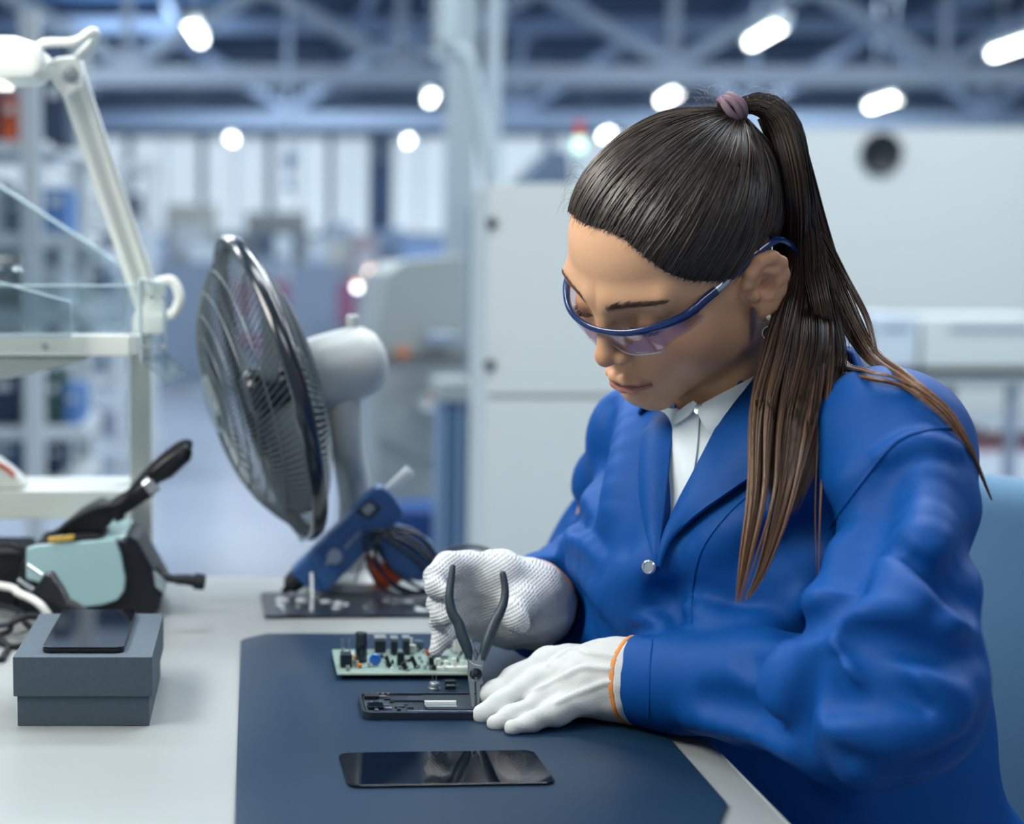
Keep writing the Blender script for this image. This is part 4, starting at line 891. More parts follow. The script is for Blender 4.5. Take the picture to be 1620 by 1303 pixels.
# two loose parts on the mat
e1 = T(687, 1089, MZ); ec = empty('crystal_can', e1, 0, 'tiny silver can component with two upright leads, lying on the mat', 'electronic component')
mb = MB(); mb.lathe([(.0052, .0001), (.0052, .0012), (.0044, .0014), (.0044, .0050), (.0040, .0056), (0.0001, .0056)], (0, 0, 0), n=24); mb.build('can', TIN, ec, bev=0)
for s in (-1, 1): mb = MB(); mb.rod((s*.0016, 0, .0055), (s*.0016, 0, .0125), .00028, 6); mb.build('lead', TIN, ec)
e2 = T(712, 1088, MZ); tc_ = empty('small_chip', e2, 0, 'tiny black chip with white zigzag marks, lying beside the silver can', 'electronic component')
mb = MB(); mb.box((0, 0, .0035), (.0092, .0062, .0068), bev=.0004); mb.build('package', RELAY, tc_)
mb = MB(); mb.tube([(-.0035+i*.0012, -.0033, .0028+.0016*(i % 2)) for i in range(7)], .0003, 5); mb.build('mark', CW, tc_)
# ---------------- cardboard box with a phone on it
CARD = mat('grey_cardboard', '46535e', rough=.7, bump=.35, bscale=500, var=.05, vscale=200)
bx = V([-.1375, 1.2885, TZ]); bo = empty('cardboard_box', bx, 0, 'dark grey lidded cardboard box at the left of the bench', 'box')
mb = MB(); mb.box((0, 0, .0150), (.107, .152, .0298), bev=.0008); mb.build('box_base', CARD, bo)
mb = MB(); mb.box((0, 0, .0415), (.1125, .157, .0325), bev=.0008); mb.build('lid', CARD, bo)
p2 = V([-.1385, 1.292, TZ+.0580]); po = empty('phone', p2, 0, 'black glass phone lying on the lid of the grey box', 'phone')
mb = MB(); mb.prism(rect_round(.067, .140, .007, 5), (0, 0, .0021), (1, 0, 0), (0, 1, 0), (0, 0, 1), .0032); mb.build('phone_body', BLK, po, bev=.0006)
mb = MB(); mb.prism(rect_round(.0665, .1395, .007, 5), (0, 0, .0043), (1, 0, 0), (0, 1, 0), (0, 0, 1), .0010); mb.build('screen_glass', GLASS, po, bev=.0003)
# ---------------- glue gun, its stand and cable
PLT = mat('gluey_black_plate', '1e2833', rough=.35, var=.9, vscale=60, bump=.7, bscale=120)
dpl = plate('drip_plate', [(415, 936), (690, 934), (700, 971), (415, 973)], .004, .004, .006, PLT, None, None, 'black drip plate spotted with dried glue under the glue gun', 'plate')
dpo = dpl[0]; rb_ = random.Random(11)
for k in range(26):
    c = T(rb_.uniform(425, 668), rb_.uniform(940, 966), .0042) - V(dpo.location); r = rb_.uniform(.0015, .0055); mb = MB(); mb.lathe([(r, 0), (r*.9, r*.22), (r*.5, r*.4), (.0001, r*.45)], c, n=10); mb.v[0] = (mb.v[0]-c)*V([rb_.uniform(.6, 1.9), 1, 1])+c; mb.build('glue_blob', mat('dried_glue', 'b9c2c6', rough=.3), dpo)
GB = mat('blue_abs_plastic', '30598f', rough=.4, bump=.1, bscale=300)
gy = 1.692; g0 = W(560, 860, Y=gy); gg = empty('glue_gun', g0, 0, 'blue hot glue gun leaning nose-down with a white glue stick in its back', 'glue gun')
def pxp(mb, pts, Y, th, o=g0, dy=0.):
    P_ = [W(x, y, Y=Y+dy) for x, y in pts]; n = len(P_); a = np.array(P_) - V([0, th/2, 0]) - o; b = a + V([0, th, 0]); mb.add(np.concatenate([a, b]), [tuple(range(n)), tuple(range(n, 2*n))[::-1]] + [(i, n+i, n+(i+1) % n, (i+1) % n) for i in range(n)])
a_, b_ = W(470, 916, Y=gy), W(612, 778, Y=gy); R_ = frame(a_, b_, (0, -1, 0)); L1 = np.linalg.norm(b_-a_); cB = (a_+b_)/2
mb = MB(); pxp(mb, [(459, 903), (470, 892), (594, 768), (605, 767), (623, 784), (638, 806), (630, 818), (618, 832), (594, 850), (573, 874), (516, 932), (500, 930), (480, 922)], gy, .034); mb.build('body', GB, gg, bev=.004)
mb = MB(); pxp(mb, [(594, 846), (622, 828), (650, 836), (682, 856), (694, 880), (684, 905), (664, 918), (642, 912), (612, 892)], gy, .028); mb.build('grip', GB, gg, bev=.005)
mb = MB(); pxp(mb, [(574, 880), (586, 876), (600, 886), (644, 912), (612, 930), (593, 931), (588, 900)], gy, .016); mb.build('trigger', mat('orange_plastic', 'd9531e', rough=.4), gg, 'orange trigger', bev=.0025)
nt_ = W(447, 937, Y=gy) - g0; nb2 = W(474, 912, Y=gy) - g0; ax = nrm(nb2-nt_); Ln = np.linalg.norm(nb2-nt_)
mb = MB(); mb.lathe([(.0015, 0), (.0035, .001), (.0045, Ln*.25), (.0105, Ln*.45), (.0125, Ln*.9), (.0125, Ln*1.15)], nt_, ax, 22); mb.build('nozzle', BLKM, gg)
mb = MB(); mb.rod(W(600, 790, Y=gy)-g0, W(649, 743, Y=gy)-g0, .0062, 18); mb.build('glue_stick', mat('milky_glue', 'd6dedd', rough=.35, sss=.3, ssr=(1, 1, 1)), gg, 'white glue stick', bev=.0005)
mb = MB(); pxp(mb, [(563, 809), (584, 789), (603, 803), (585, 822)], gy-.0178, .0016); mb.build('sight_window', BLK, gg); mb = MB(); pxp(mb, [(571, 806), (584, 794), (595, 803), (582, 816)], gy-.0188, .0010); mb.build('window_glint', mat('painted_glint_grey', '8895a0', rough=.2), gg)  # the glint in the sight window is a pale grey plate
mb = MB(); c = W(529, 880, Y=gy-.0178)-g0; mb.lathe([(.0086, 0), (.0086, .0007)], c, (0, -1, 0), 26); pxp(mb, [(515, 893), (520, 880), (530, 892), (524, 890)], gy-.0180, .0008); mb.build('emblem', mat('pale_grey_print', '9aa9bd', rough=.5), gg)
mb = MB()
for k in range(8):
    x = 545+k*3.2; y = 868-k*3.2; pxp(mb, [(x, y), (x+1.6, y-6-2*(k % 3)), (x+3, y-5-2*(k % 3)), (x+1.6, y+2)], gy-.0180, .0006)
mb.build('lettering', MATS['pale_grey_print'], gg)
for k in range(7):
    t = k/6; x = lerp(476, 522, t); y = lerp(893, 845, t); mb = MB(); mb.tube([W(x-2, y-2, Y=gy-.008)-g0, W(x+5, y+6, Y=gy-.0172)-g0, W(x+13, y+15, Y=gy-.0178)-g0], .0017, 6); mb.build('grip_rib', GB, gg)
mb = MB(); mb.tube(catmull([W(575, 880, Y=gy+.012)-g0, W(560, 925, Y=gy+.02)-g0, V([W(552, 940, Y=gy+.02)[0], gy+.02, TZ+.0055])-g0, V([W(600, 940, Y=gy+.02)[0], gy+.02, TZ+.0055])-g0, W(606, 890, Y=gy+.012)-g0], 6), .0013, 8); mb.build('wire_stand', DSLV, gg)
mb = MB(); mb.tube([T(493, 966, .005)-g0, W(494, 945, Y=T(493, 966, .005)[1])-g0, W(493, 907, Y=gy-.02)-g0], [.0022, .0012, .0018], 8); mb.build('glue_thread', MATS['milky_glue'], gg)
mb = MB(); rng = random.Random(3)
CABLE = mat('grey_cable', '2a3440', rough=.45)
for k in range(5):
    cx, cy, rx, ry = 640+rng.uniform(-6, 10), 890+rng.uniform(-4, 6), 58+rng.uniform(-6, 4), 50+rng.uniform(-5, 4); yy = gy-.030+.004*k
    mb.tube([W(cx+rx*math.cos(t)+3*math.sin(3*t), cy+ry*math.sin(t+.3*k), Y=yy+.004*math.sin(t)) for t in np.linspace(0, 2*PI, 40)], .0020, 8, cap=False)
mb.tube(catmull([W(690, 880, Y=gy-.01), W(720, 866, Y=gy), W(760, 866, Y=gy), W(790, 885, Y=gy+.01), W(800, 920, Y=gy+.02), V([.29, gy+.03, TZ+.004])], 8), .0024, 8)
tag(mb.build('coiled_cable', CABLE, None), 'dark grey cable coiled and hung on the grip of the glue gun', 'cable')
# ---------------- fan
FB = mat('fan_black_gloss', '1a232b', rough=.22, coat=.4); FW = mat('fan_wire', '59646b', rough=.4, metal=.3)
fcn = W(424, 614, Y=1.66); fn = nrm([-.95, -.185, -.26]); fb = V([.116, 1.758, TZ]); fan = empty('desk_fan', fb, 0, 'grey desk fan with a black wire guard, standing behind the glue gun', 'fan')
RF = .166; u_ = nrm(np.cross(fn, [0, 0, 1])); v_ = np.cross(u_, fn); O = fcn - fb
ring = lambda r, h, n=64: np.array([O + fn*h + (u_*math.cos(t)+v_*math.sin(t))*r for t in np.linspace(0, 2*PI, n+1)])
mb = MB(); mb.tube(ring(RF, .000), .0058, 10, cap=False, flat=(1.0, 1.6)); mb.build('guard_ring', FB, fan)
def domewires(sgn, depth, nw, rin, tw):
    mb = MB()
    for k in range(nw):
        a0 = 2*PI*k/nw; pts = []
        for r in np.linspace(RF, rin, 14):
            t = a0 + tw*(1-r/RF)*1.0; h = sgn*depth*(1-(r/RF)**3.2); pts.append(O + fn*h + (u_*math.cos(t)+v_*math.sin(t))*r)
        mb.tube(pts, .00075, 4, cap=False)
    for r in np.linspace(rin, RF*.97, 7): mb.tube(ring(r, sgn*depth*(1-(r/RF)**3.2)), .0009, 5, cap=False)
    return mb
domewires(1, .062, 120, .030, .9).build('front_guard', FW, fan); domewires(-1, .045, 120, .036, .5).build('rear_guard', FW, fan)
mb = MB(); mb.lathe([(.034, .056), (.034, .062), (.028, .067), (.0001, .068)], O, fn, 40); mb.build('badge', mat('brushed_aluminium', 'b9c2c6', rough=.25, metal=.8), fan, 'silver centre badge')
mb = MB(); mb.lathe([(.024, -.02), (.026, .015), (.022, .024), (.0001, .028)], O, fn, 30); mb.build('hub', FB, fan)
for k in range(3):
    G = []
    for r in np.linspace(.022, .142, 14):
        row = []; q = (r-.022)/.12; wid = .35+.75*math.sin(q*2.2+.4)
        for s in np.linspace(-.5, .5, 12):
            t = 2*PI*k/3 + s*wid + .5*q; row.append(O + fn*(.002+.032*s*(1-.35*q)) + (u_*math.cos(t)+v_*math.sin(t))*r)
        G.append(row)
    mb = MB(); mb.grid(G); o = mb.build('blade', mat('smoky_blade', '4c585f', rough=.55), fan); sd = o.modifiers.new('thickness', 'SOLIDIFY'); sd.thickness = .002
ha = -fn; hs = O + ha*.040
mb = MB(); mb.lathe([(.020, 0), (.034, .002), (.0395, .010), (.0410, .025), (.0405, .064), (.037, .078), (.029, .088), (.016, .094), (.0001, .096)], hs, ha, 40); mb.build('motor_housing', mat('fan_grey', 'a6aeae', rough=.4), fan)
kt = hs + ha*.058 + V([0, 0, .040]); mb = MB(); mb.lathe([(.0065, 0), (.0075, .004), (.0070, .012), (.0050, .014), (.0001, .014)], kt, (0, 0, 1), 18); mb.build('swing_knob', MATS['fan_grey'], fan)
nk = hs + ha*.045 + V([0, 0, -.034]); mb = MB(); mb.tube(catmull([nk, nk+V([.006, 0, -.05]), V([.003, 0, .10]), V([0, 0, .03]), V([0, 0, .018])], 6), np.interp(np.linspace(0, 1, 25), [0, .3, .7, 1], [.022, .018, .022, .038]), 20); mb.build('neck', MATS['fan_grey'], fan)
mb = MB(); mb.lathe([(.056, .0005), (.058, .006), (.055, .014), (.045, .020), (.0001, .022)], (0, 0, 0), n=40); mb.build('base', MATS['fan_grey'], fan)
for py in (742, 800, 838):
    c = W({742: 497, 800: 500, 838: 492}[py], py, Y=1.535)-fb; c = c + V([0, .10, 0])*0
    t = {742: -.9, 800: -1.2, 838: -1.45}[py]; c = O + (u_*math.cos(t)+v_*math.sin(t))*(RF+.002); mb = MB(); mb.box(c, (.012, .014, .022), R=frame((0, 0, 0), fn), bev=.002); mb.build('guard_clip', FB, fan)
# ---------------- bench superstructure with acrylic guards
ALU = mat('white_profile', 'd6dcd6', rough=.4)
ly = 1.78
sf = empty('bench_shelf', (-.35, ly, TZ), 0, 'white two-level bench shelf on an upright profile at the left', 'shelf'); SF_ = V([-.35, ly, TZ])
def sbox(name, x0, x1, y0, y1, z0, z1, m=ALU, par=sf, o=SF_, bev=.002, lab=None): mb = MB(); mb.box(V([(x0+x1)/2, (y0+y1)/2, (z0+z1)/2])-o, (x1-x0, y1-y0, z1-z0), bev=bev); return mb.build(name, m, par, lab)
px_x = lambda px, Y: (px-CX)/F*Y; px_z = lambda py, Y: 1.12 + (W(0, py, Y=Y)[2]-1.12)
sbox('lower_shelf', -.75, px_x(204, 1.73), 1.725, 1.85, px_z(820, 1.73), px_z(776, 1.73)); sbox('upper_rail', -.75, px_x(205, 1.62), 1.62, 1.66, px_z(563, 1.62), px_z(530, 1.62)); sbox('upper_shelf', -.75, px_x(222, 1.72), 1.66, 1.84, px_z(556, 1.62)+.002, px_z(548, 1.62)+.004)
sbox('rail_end_cap', px_x(205, 1.62), px_x(221, 1.62), 1.62, 1.66, px_z(562, 1.62), px_z(531, 1.62), mat('grey_cap', 'a8b0b2', rough=.5)); sbox('upright', px_x(206, 1.80), px_x(240, 1.80), 1.782, 1.814, TZ+.0005, px_z(530, 1.8)); sbox('upright', -.70, -.67, 1.782, 1.814, TZ+.0005, px_z(545, 1.8))
for px in (35,): c = W(px*2, 547, Y=1.62); mb = MB(); mb.lathe([(.0035, 0), (.003, .002), (0.0001, .0024)], c-SF_, (0, -1, 0), 14); mb.build('screw', TIN, sf)
mb = MB(); P_ = [W(-60, 565, Y=1.66), W(140, 566, Y=1.66), W(118, 575, Y=1.66), W(20, 598, Y=1.66), W(-60, 604, Y=1.66)]; n = len(P_); a = np.array(P_)-SF_; b = a + V([0, .09, 0]); mb.add(np.concatenate([a, b]), [tuple(range(n)), tuple(range(n, 2*n))[::-1]] + [(i, n+i, n+(i+1) % n, (i+1) % n) for i in range(n)]); mb.build('underlight', WHITE, sf, bev=.002)
ACR = clear('clear_acrylic', 'f1f5f6', .05, .05, 'eef4f7'); AED = mat('acrylic_edge', 'b9d2dc', rough=.2, spec=.8)
def acr(name, pts, Y, th, par=sf, o=SF_, edge=True):
    P_ = [W(x, y, Y=Y) for x, y in pts]; n = len(P_); a = np.array(P_)-o; b = a + V([0, th, 0]); mb = MB(); mb.add(np.concatenate([a, b]), [tuple(range(n)), tuple(range(n, 2*n))[::-1]] + [(i, n+i, n+(i+1) % n, (i+1) % n) for i in range(n)]); ob = mb.build(name, ACR, par)
    if edge: mb = MB(); mb.tube(np.concatenate([a, a[:1]]) + V([0, th/2, 0]), th*.42, 6); e = mb.build('polished_edge', AED, ob)
    return ob
acr('acrylic_panel', [(-80, 452), (220, 452), (220, 531), (-80, 531)], 1.64, .003); acr('acrylic_panel', [(-80, 425), (0, 447), (112, 478), (112, 531), (-80, 531)], 1.60, .003); 
acr('acrylic_panel', [(-60, 262), (0, 294), (150, 392), (200, 430), (200, 520), (-60, 520)], 1.80, .004, edge=False); mb = MB(); mb.tube([W(x, y, Y=1.802)-SF_ for x, y in [(-60, 262), (0, 294), (150, 392), (182, 414)]], .0022, 6); mb.build('polished_edge', AED, sf)
acr('acrylic_end_plate', [(221, 442), (262, 450), (262, 560), (224, 572)], 1.61, .004); mb = MB(); P_ = [T(0, 0, 0)]*0 
q = [W(224, 566, Y=1.612), W(262, 556, Y=1.612), W(296, 588, Y=1.575), W(262, 602, Y=1.575)]; mb.add(np.concatenate([np.array(q)-SF_, np.array(q)-SF_-V([0, 0, .004])]), [(0, 1, 2, 3), (7, 6, 5, 4), (0, 4, 5, 1), (1, 5, 6, 2), (2, 6, 7, 3), (3, 7, 4, 0)]); mb.build('acrylic_foot', ACR, sf)
for px, py in ((240, 470), (258, 470), (226, 548), (236, 548), (248, 548), (258, 548)): mb = MB(); mb.lathe([(.0026, 0), (.0026, .002), (.0001, .0022)], W(px, py, Y=1.608)-SF_, (0, -1, 0), 12); mb.build('screw', mat('bright_screw', 'dfe8ea', rough=.15, metal=.8), sf)
# glass jar on the upper shelf, white thing with orange on the lower one
jr = V([px_x(12, 1.70), 1.70, px_z(548, 1.62)+.0045]); j = empty('glass_jar', jr, 0, 'small clear glass jar on the upper bench shelf', 'jar'); hj = px_z(402, 1.7)-jr[2]
mb = MB(); mb.lathe([(.019, .0005), (.020, .004), (.020, hj*.8), (.016, hj*.86), (.016, hj*.88)], (0, 0, 0), n=28); mb.build('jar_body', ACR, j); mb = MB(); mb.lathe([(.0175, hj*.88), (.0175, hj), (.0001, hj)], (0, 0, 0), n=28); mb.build('jar_lid', DSLV, j)
st = V([px_x(8, 1.76), 1.76, px_z(776, 1.73)]); s2 = empty('tape_dispenser', st, 0, 'white rounded gadget with an orange edge on the lower bench shelf', 'dispenser')
mb = MB(); mb.prism([(-.05, .0005), (.020, .0005), (.022, .006), (.006, .022), (-.01, .034), (-.05, .038)], (0, 0, 0), (1, 0, 0), (0, 0, 1), (0, 1, 0), .04); mb.build('gadget_body', WHITE, s2, bev=.004)
mb = MB(); mb.tube([(-.012, -.021, .033), (.004, -.021, .024), (.012, -.021, .016)], .0028, 8); mb.build('edge_strip', MATS['orange_plastic'], s2)
# ---------------- magnifier lamp
ml = empty('arm_lamp', (px_x(235, 1.8), 1.8, TZ), 0, 'white jointed arm lamp clamped at the back of the bench', 'lamp'); ML = V([px_x(235, 1.8), 1.8, TZ])
A0 = W(238, 492, Y=1.80); A1 = W(112, 118, Y=1.68); d = nrm(A1-A0); sd_ = nrm(np.cross(d, [0, 1, 0]))
for s in (-1, 1): mb = MB(); mb.tube([A0+sd_*s*.0088-ML, A1+sd_*s*.0088-ML], .0078, 12, flat=(1, .8)); mb.build('arm_bar', WHITE, ml)
mb = MB(); mb.tube([A0-ML, A1-ML], .0045, 8); mb.build('spring', ALU, ml)
mb = MB(); pxp(mb, [(78, 98), (96, 92), (128, 90), (134, 108), (130, 140), (106, 158), (92, 140), (76, 118)], 1.68, .030, o=ML); mb.build('joint', WHITE, ml, bev=.005)
mb = MB(); mb.lathe([(.0085, 0), (.0075, .006), (.0001, .007)], W(111, 116, Y=1.664)-ML, (0, -1, 0), 18); mb.build('joint_screw', DSLV, ml)
mb = MB(); pxp(mb, [(-90, 62), (30, 64), (62, 74), (76, 84), (76, 120), (60, 130), (20, 132), (-90, 126)], 1.67, .085, o=ML); mb.build('lamp_head', WHITE, ml, bev=.010)
mb = MB(); pxp(mb, [(-90, 129), (16, 133), (12, 140), (-90, 138)], 1.67, .07, o=ML); mb.build('diffuser', mat('lamp_diffuser', 'eef2ee', rough=.4, emit='fff6e6', estr=1.0), ml)
mb = MB(); mb.tube(catmull([W(58, 78, Y=1.655)-ML, W(72, 68, Y=1.645)-ML, W(118, 66, Y=1.64)-ML, W(146, 50, Y=1.64)-ML, W(150, 62, Y=1.65)-ML, W(122, 92, Y=1.66)-ML], 7), .0050, 10); mb.build('cable', WHITE, ml)
mb = MB(); mb.tube([W(238, 440, Y=1.80)-ML, W(238, 505, Y=1.80)-ML], .018, 16, flat=(.7, 1)); mb.build('elbow', WHITE, ml, bev=.003)
mb = MB(); mb.tube(catmull([W(250, 446, Y=1.78)-ML, W(272, 444, Y=1.78)-ML, W(284, 470, Y=1.78)-ML, W(274, 496, Y=1.78)-ML, W(262, 498, Y=1.78)-ML], 7), .0058, 10); mb.build('handle_loop', WHITE, ml)
mb = MB(); mb.box(W(236, 512, Y=1.80)-ML, (.036, .05, .022), bev=.003); mb.build('clamp', WHITE, ml)
# ---------------- soldering station
ss0 = V([-.165, 1.66, TZ]); ss = empty('soldering_station', ss0, 0, 'pale teal and black soldering station at the left of the bench', 'soldering station'); TEAL = mat('pale_teal_plastic', '9dc0c4', rough=.4)
YS = 1.60
def sp(name, pts, Y, th, m, bev=.003, lab=None): mb = MB(); pxp(mb, pts, Y, th, o=ss0); return mb.build(name, m, ss, lab, bev=bev)
sp('housing', [(44, 880), (60, 858), (180, 842), (204, 838), (226, 852), (262, 928), (258, 944), (246, 959), (60, 960), (42, 950)], YS+.065, .125, BLK, .005)
sp('side_shell', [(42, 866), (60, 861), (183, 852), (192, 876), (199, 914), (197, 934), (186, 948), (160, 956), (134, 959), (110, 945), (80, 925), (42, 915)], YS, .010, TEAL, .003, 'pale teal side shell')
sp('top_shell', [(60, 858), (150, 838), (206, 834), (190, 850)], YS+.07, .115, TEAL, .002)
sp('front_panel', [(207, 836), (222, 842), (264, 916), (258, 940), (248, 938)], YS+.05, .09, BLK, .003); sp('display', [(243, 902), (262, 920), (258, 936), (246, 926)], YS-.001, .010, mat('display_grey', '8fa0a8', rough=.3), .001)
sp('label', [(76, 850), (118, 846), (116, 853), (78, 857)], YS-.004, .006, mat('yellow_label', 'c9a545', rough=.5), .0003)
mb = MB(); mb.tube(catmull([W(250, 900, Y=YS+.02)-ss0, W(262, 912, Y=YS+.01)-ss0, W(280, 916, Y=YS+.01)-ss0, W(298, 917, Y=YS+.01)-ss0], 5), [.004]*5+[.0045]*5+[.0055]*6, 12); mb.build('plug_cable', BLKM, ss)
mb = MB(); a = W(290, 916, Y=YS+.01)-ss0; b = W(325, 921, Y=YS+.01)-ss0; mb.tube([a, lerp(a, b, .45), lerp(a, b, .5), lerp(a, b, .9), b], [.0058, .0062, .0088, .0088, .0065], 16); mb.build('connector_plug', BLKM, ss)
ih = W(135, 830, Y=YS+.04); hi = empty('soldering_iron', ih, 0, 'black soldering iron resting nose-down in its holder on the station', 'soldering iron')
def it(name, pts, r, m, Y=YS+.035, n=14, lab=None, smooth=False):
    P_ = [W(x, y, Y=Y)-ih for x, y in pts]; rr = r
    if smooth: k = len(P_); P_ = catmull(P_, 8); rr = np.interp(np.linspace(0, k-1, len(P_)), range(k), r if not np.isscalar(r) else [r]*k)
    mb = MB(); mb.tube(P_, rr, n); return mb.build(name, m, hi, lab)
it('handle', [(172, 812), (186, 803), (236, 770), (240, 766)], [.006, .011, .0105, .009], BLKM); it('ferrule', [(232, 772), (246, 762)], [.0108, .0108], TIN); it('grip_sleeve', [(236, 756), (262, 740), (292, 716), (298, 708)], [.010, .0125, .0105, .006], BLK)
it('cable', [(298, 712), (300, 700), (284, 702), (250, 728), (215, 765), (190, 795), (150, 804), (112, 824), (94, 838), (70, 850)], .0030, BLKM, Y=YS+.02, n=8, smooth=True)
hh = empty('iron_holder', W(120, 842, Y=YS+.05), 0, 'black iron holder cradle on top of the soldering station', 'holder'); HH = W(120, 842, Y=YS+.05)
mb = MB(); pxp(mb, [(92, 836), (128, 806), (158, 790), (176, 796), (186, 812), (176, 826), (160, 836), (120, 842)], YS+.05, .05, o=HH); mb.build('cradle', BLK, hh, bev=.004)
mb = MB(); pxp(mb, [(60, 858), (66, 848), (96, 842), (152, 838), (170, 842), (150, 850)], YS+.04, .06, o=HH); mb.build('tray', BLKM, hh, bev=.002)
mb = MB(); a = W(178, 800, Y=YS+.03)-HH; b = W(192, 822, Y=YS+.03)-HH; mb.rod(a, b, .006, 14); mb.build('sleeve', GLASS, hh)
mb = MB(); a = W(180, 796, Y=YS+.045)-HH; 
# ---------------- power plug and cables on the bench
pq = W(78, 925, Y=1.50); pp = empty('power_plug', pq, 0, 'black moulded mains plug with two bare pins, lying among the cables', 'plug')
mb = MB(); P_ = [W(52, 936, Y=1.50), W(72, 905, Y=1.50), W(84, 904, Y=1.50), W(102, 930, Y=1.49), W(112, 952, Y=1.48), W(100, 962, Y=1.48), W(72, 946, Y=1.50)]; n = len(P_); a = np.array(P_)-pq-V([0, .009, 0]); b = a+V([0, .018, 0]); mb.add(np.concatenate([a, b]), [tuple(range(n)), tuple(range(n, 2*n))[::-1]] + [(i, n+i, n+(i+1) % n, (i+1) % n) for i in range(n)]); mb.build('plug_body', BLK, pp, bev=.003)
for a, b in (((66, 910), (42, 893)), ((52, 932), (28, 916))): mb = MB(); a = W(*a, Y=1.50)-pq; b = W(*b, Y=1.50)-pq; mb.rod(a, lerp(a, b, .5), .0024, 10); mb.rod(lerp(a, b, .5), b, .0021, 10); mb.build('pin', TIN, pp)
mb = MB(); c = catmull([W(104, 955, Y=1.48), W(122, 962, Y=1.475), W(140, 975, Y=1.47), V([px_x(160, 1.47), 1.47, TZ+.005])], 6); mb.tube(c-pq, np.linspace(.0065, .003, len(c)), 10); mb.build('strain_relief', BLKM, pp)
def cable(keys, r, m, lab, name='cable'):
    c = catmull([V(k) for k in keys], 10); c[:, 2] = np.maximum(c[:, 2], TZ+r); mb = MB(); mb.tube(c, r, 8); tag(mb.build(name, m, None), lab, 'cable')
cable([T(-240, 905, .03), T(-10, 925, .035), T(30, 938, .035), T(62, 955, .03), T(84, 985, .012), T(92, 1000, .004)], .0042, WHITE, 'thick white cable arching over the black ones at the left edge')
cable([T(-240, 940, .012), T(0, 958, .014), T(40, 985, .014), T(60, 1010, .006), T(20, 1022, .003), T(-30, 1012, .003), T(-240, 1000, .003)], .0032, BLKM, 'black cable looping forward behind the cardboard box')
cable([T(-240, 985, .004), T(-10, 990, .010), T(30, 975, .016), T(70, 975, .012), T(110, 985, .004), T(140, 990, .003)], .0030, CABLE, 'dark grey cable running behind the cardboard box')
cable([T(-240, 1020, .003), T(-10, 1004, .003), T(20, 985, .018), T(50, 975, .022), T(90, 988, .006)], .0030, BLKM, 'black cable rising over the grey one behind the box')
cable([T(-240, 1060, .003), T(-20, 1045, .003), T(6, 1035, .003), T(10, 1018, .003), T(-30, 1008, .003), T(-240, 1030, .003)], .0028, BLKM, 'black cable end lying beside the cardboard box at the left edge')
cable([W(-240, 850, Y=1.63), W(-10, 860, Y=1.63), W(20, 862, Y=1.62), W(40, 875, Y=1.62), W(36, 905, Y=1.62), T(20, 960, .004)], .0036, BLKM, 'black lead going into the back of the soldering station')
pk = V([px_x(6, 1.62), 1.69, TZ]); mb = MB(); mb.box((-.03, 0, .032), (.09, .10, .062), bev=.006); pko = mb.build('power_supply', BLK, None, 'black power brick behind the cables at the left edge', cat='power supply'); pko.location = pk
# ---------------- chair
chp = V([.87, 1.48, 0.]); chr_ = empty('office_chair', chp, 0, 'office chair with a blue-grey woven backrest behind the woman', 'chair')
FAB = mat('blue_grey_weave', '4d7592', rough=.8, sheen=.3, bump=.9, bscale=700); 
def chair_sh():
    def f(p):
        q = p - V([.878, 1.485, .655]); a = q@side; b = q@fwd; c = q[..., 2]
        bb = b - .10*a*a*3 + .02 - .05*c*c*2; r = np.stack([a, bb, c], -1); return bxd(r, (0, 0, 0), (.235, .030, .235), r=.028) - .006
    return f
o = sdf_obj('backrest', chair_sh(), (.45, 1.1, .40), (1.20, 1.9, 1.0), .008, FAB, chr_, loc=None); o.data.transform(Matrix.Translation(-Vector(chp)))
o = sdf_obj('seat', lambda p: bxd(p, V([.575, 1.345, .415]), (.24, .23, .035), np.stack([side, fwd, V([0, 0, 1])], 1), r=.03), (.2, .95, .33), (.95, 1.75, .50), .008, FAB, chr_); o.data.transform(Matrix.Translation(-Vector(chp)))
cs = V([.575, 1.345, 0])-chp; mb = MB(); mb.rod(cs+V([0, 0, .08]), cs+V([0, 0, .39]), .028, 16); mb.build('gas_column', BLK, chr_)
for k in range(5):
    a = 2*PI*k/5; e = cs + V([math.cos(a)*.28, math.sin(a)*.28, .062]); mb = MB(); mb.tube([cs+V([0, 0, .10]), e], [.024, .014], 10); mb.build('leg', BLK, chr_); mb = MB(); mb.lathe([(.026, -.012), (.028, 0), (.026, .012)], e+V([0, 0, -.030]), (math.sin(a), -math.cos(a), 0), 20); mb.build('caster', BLK, chr_)
mb = MB(); mb.tube(catmull([cs+V([0, 0, .38]), cs-fwd*.22+V([0, 0, .39]), V([.878, 1.485, .50])-fwd*.04-chp, V([.878, 1.485, .68])-fwd*.04-chp], 6), .016, 10); mb.build('back_bar', BLK, chr_)
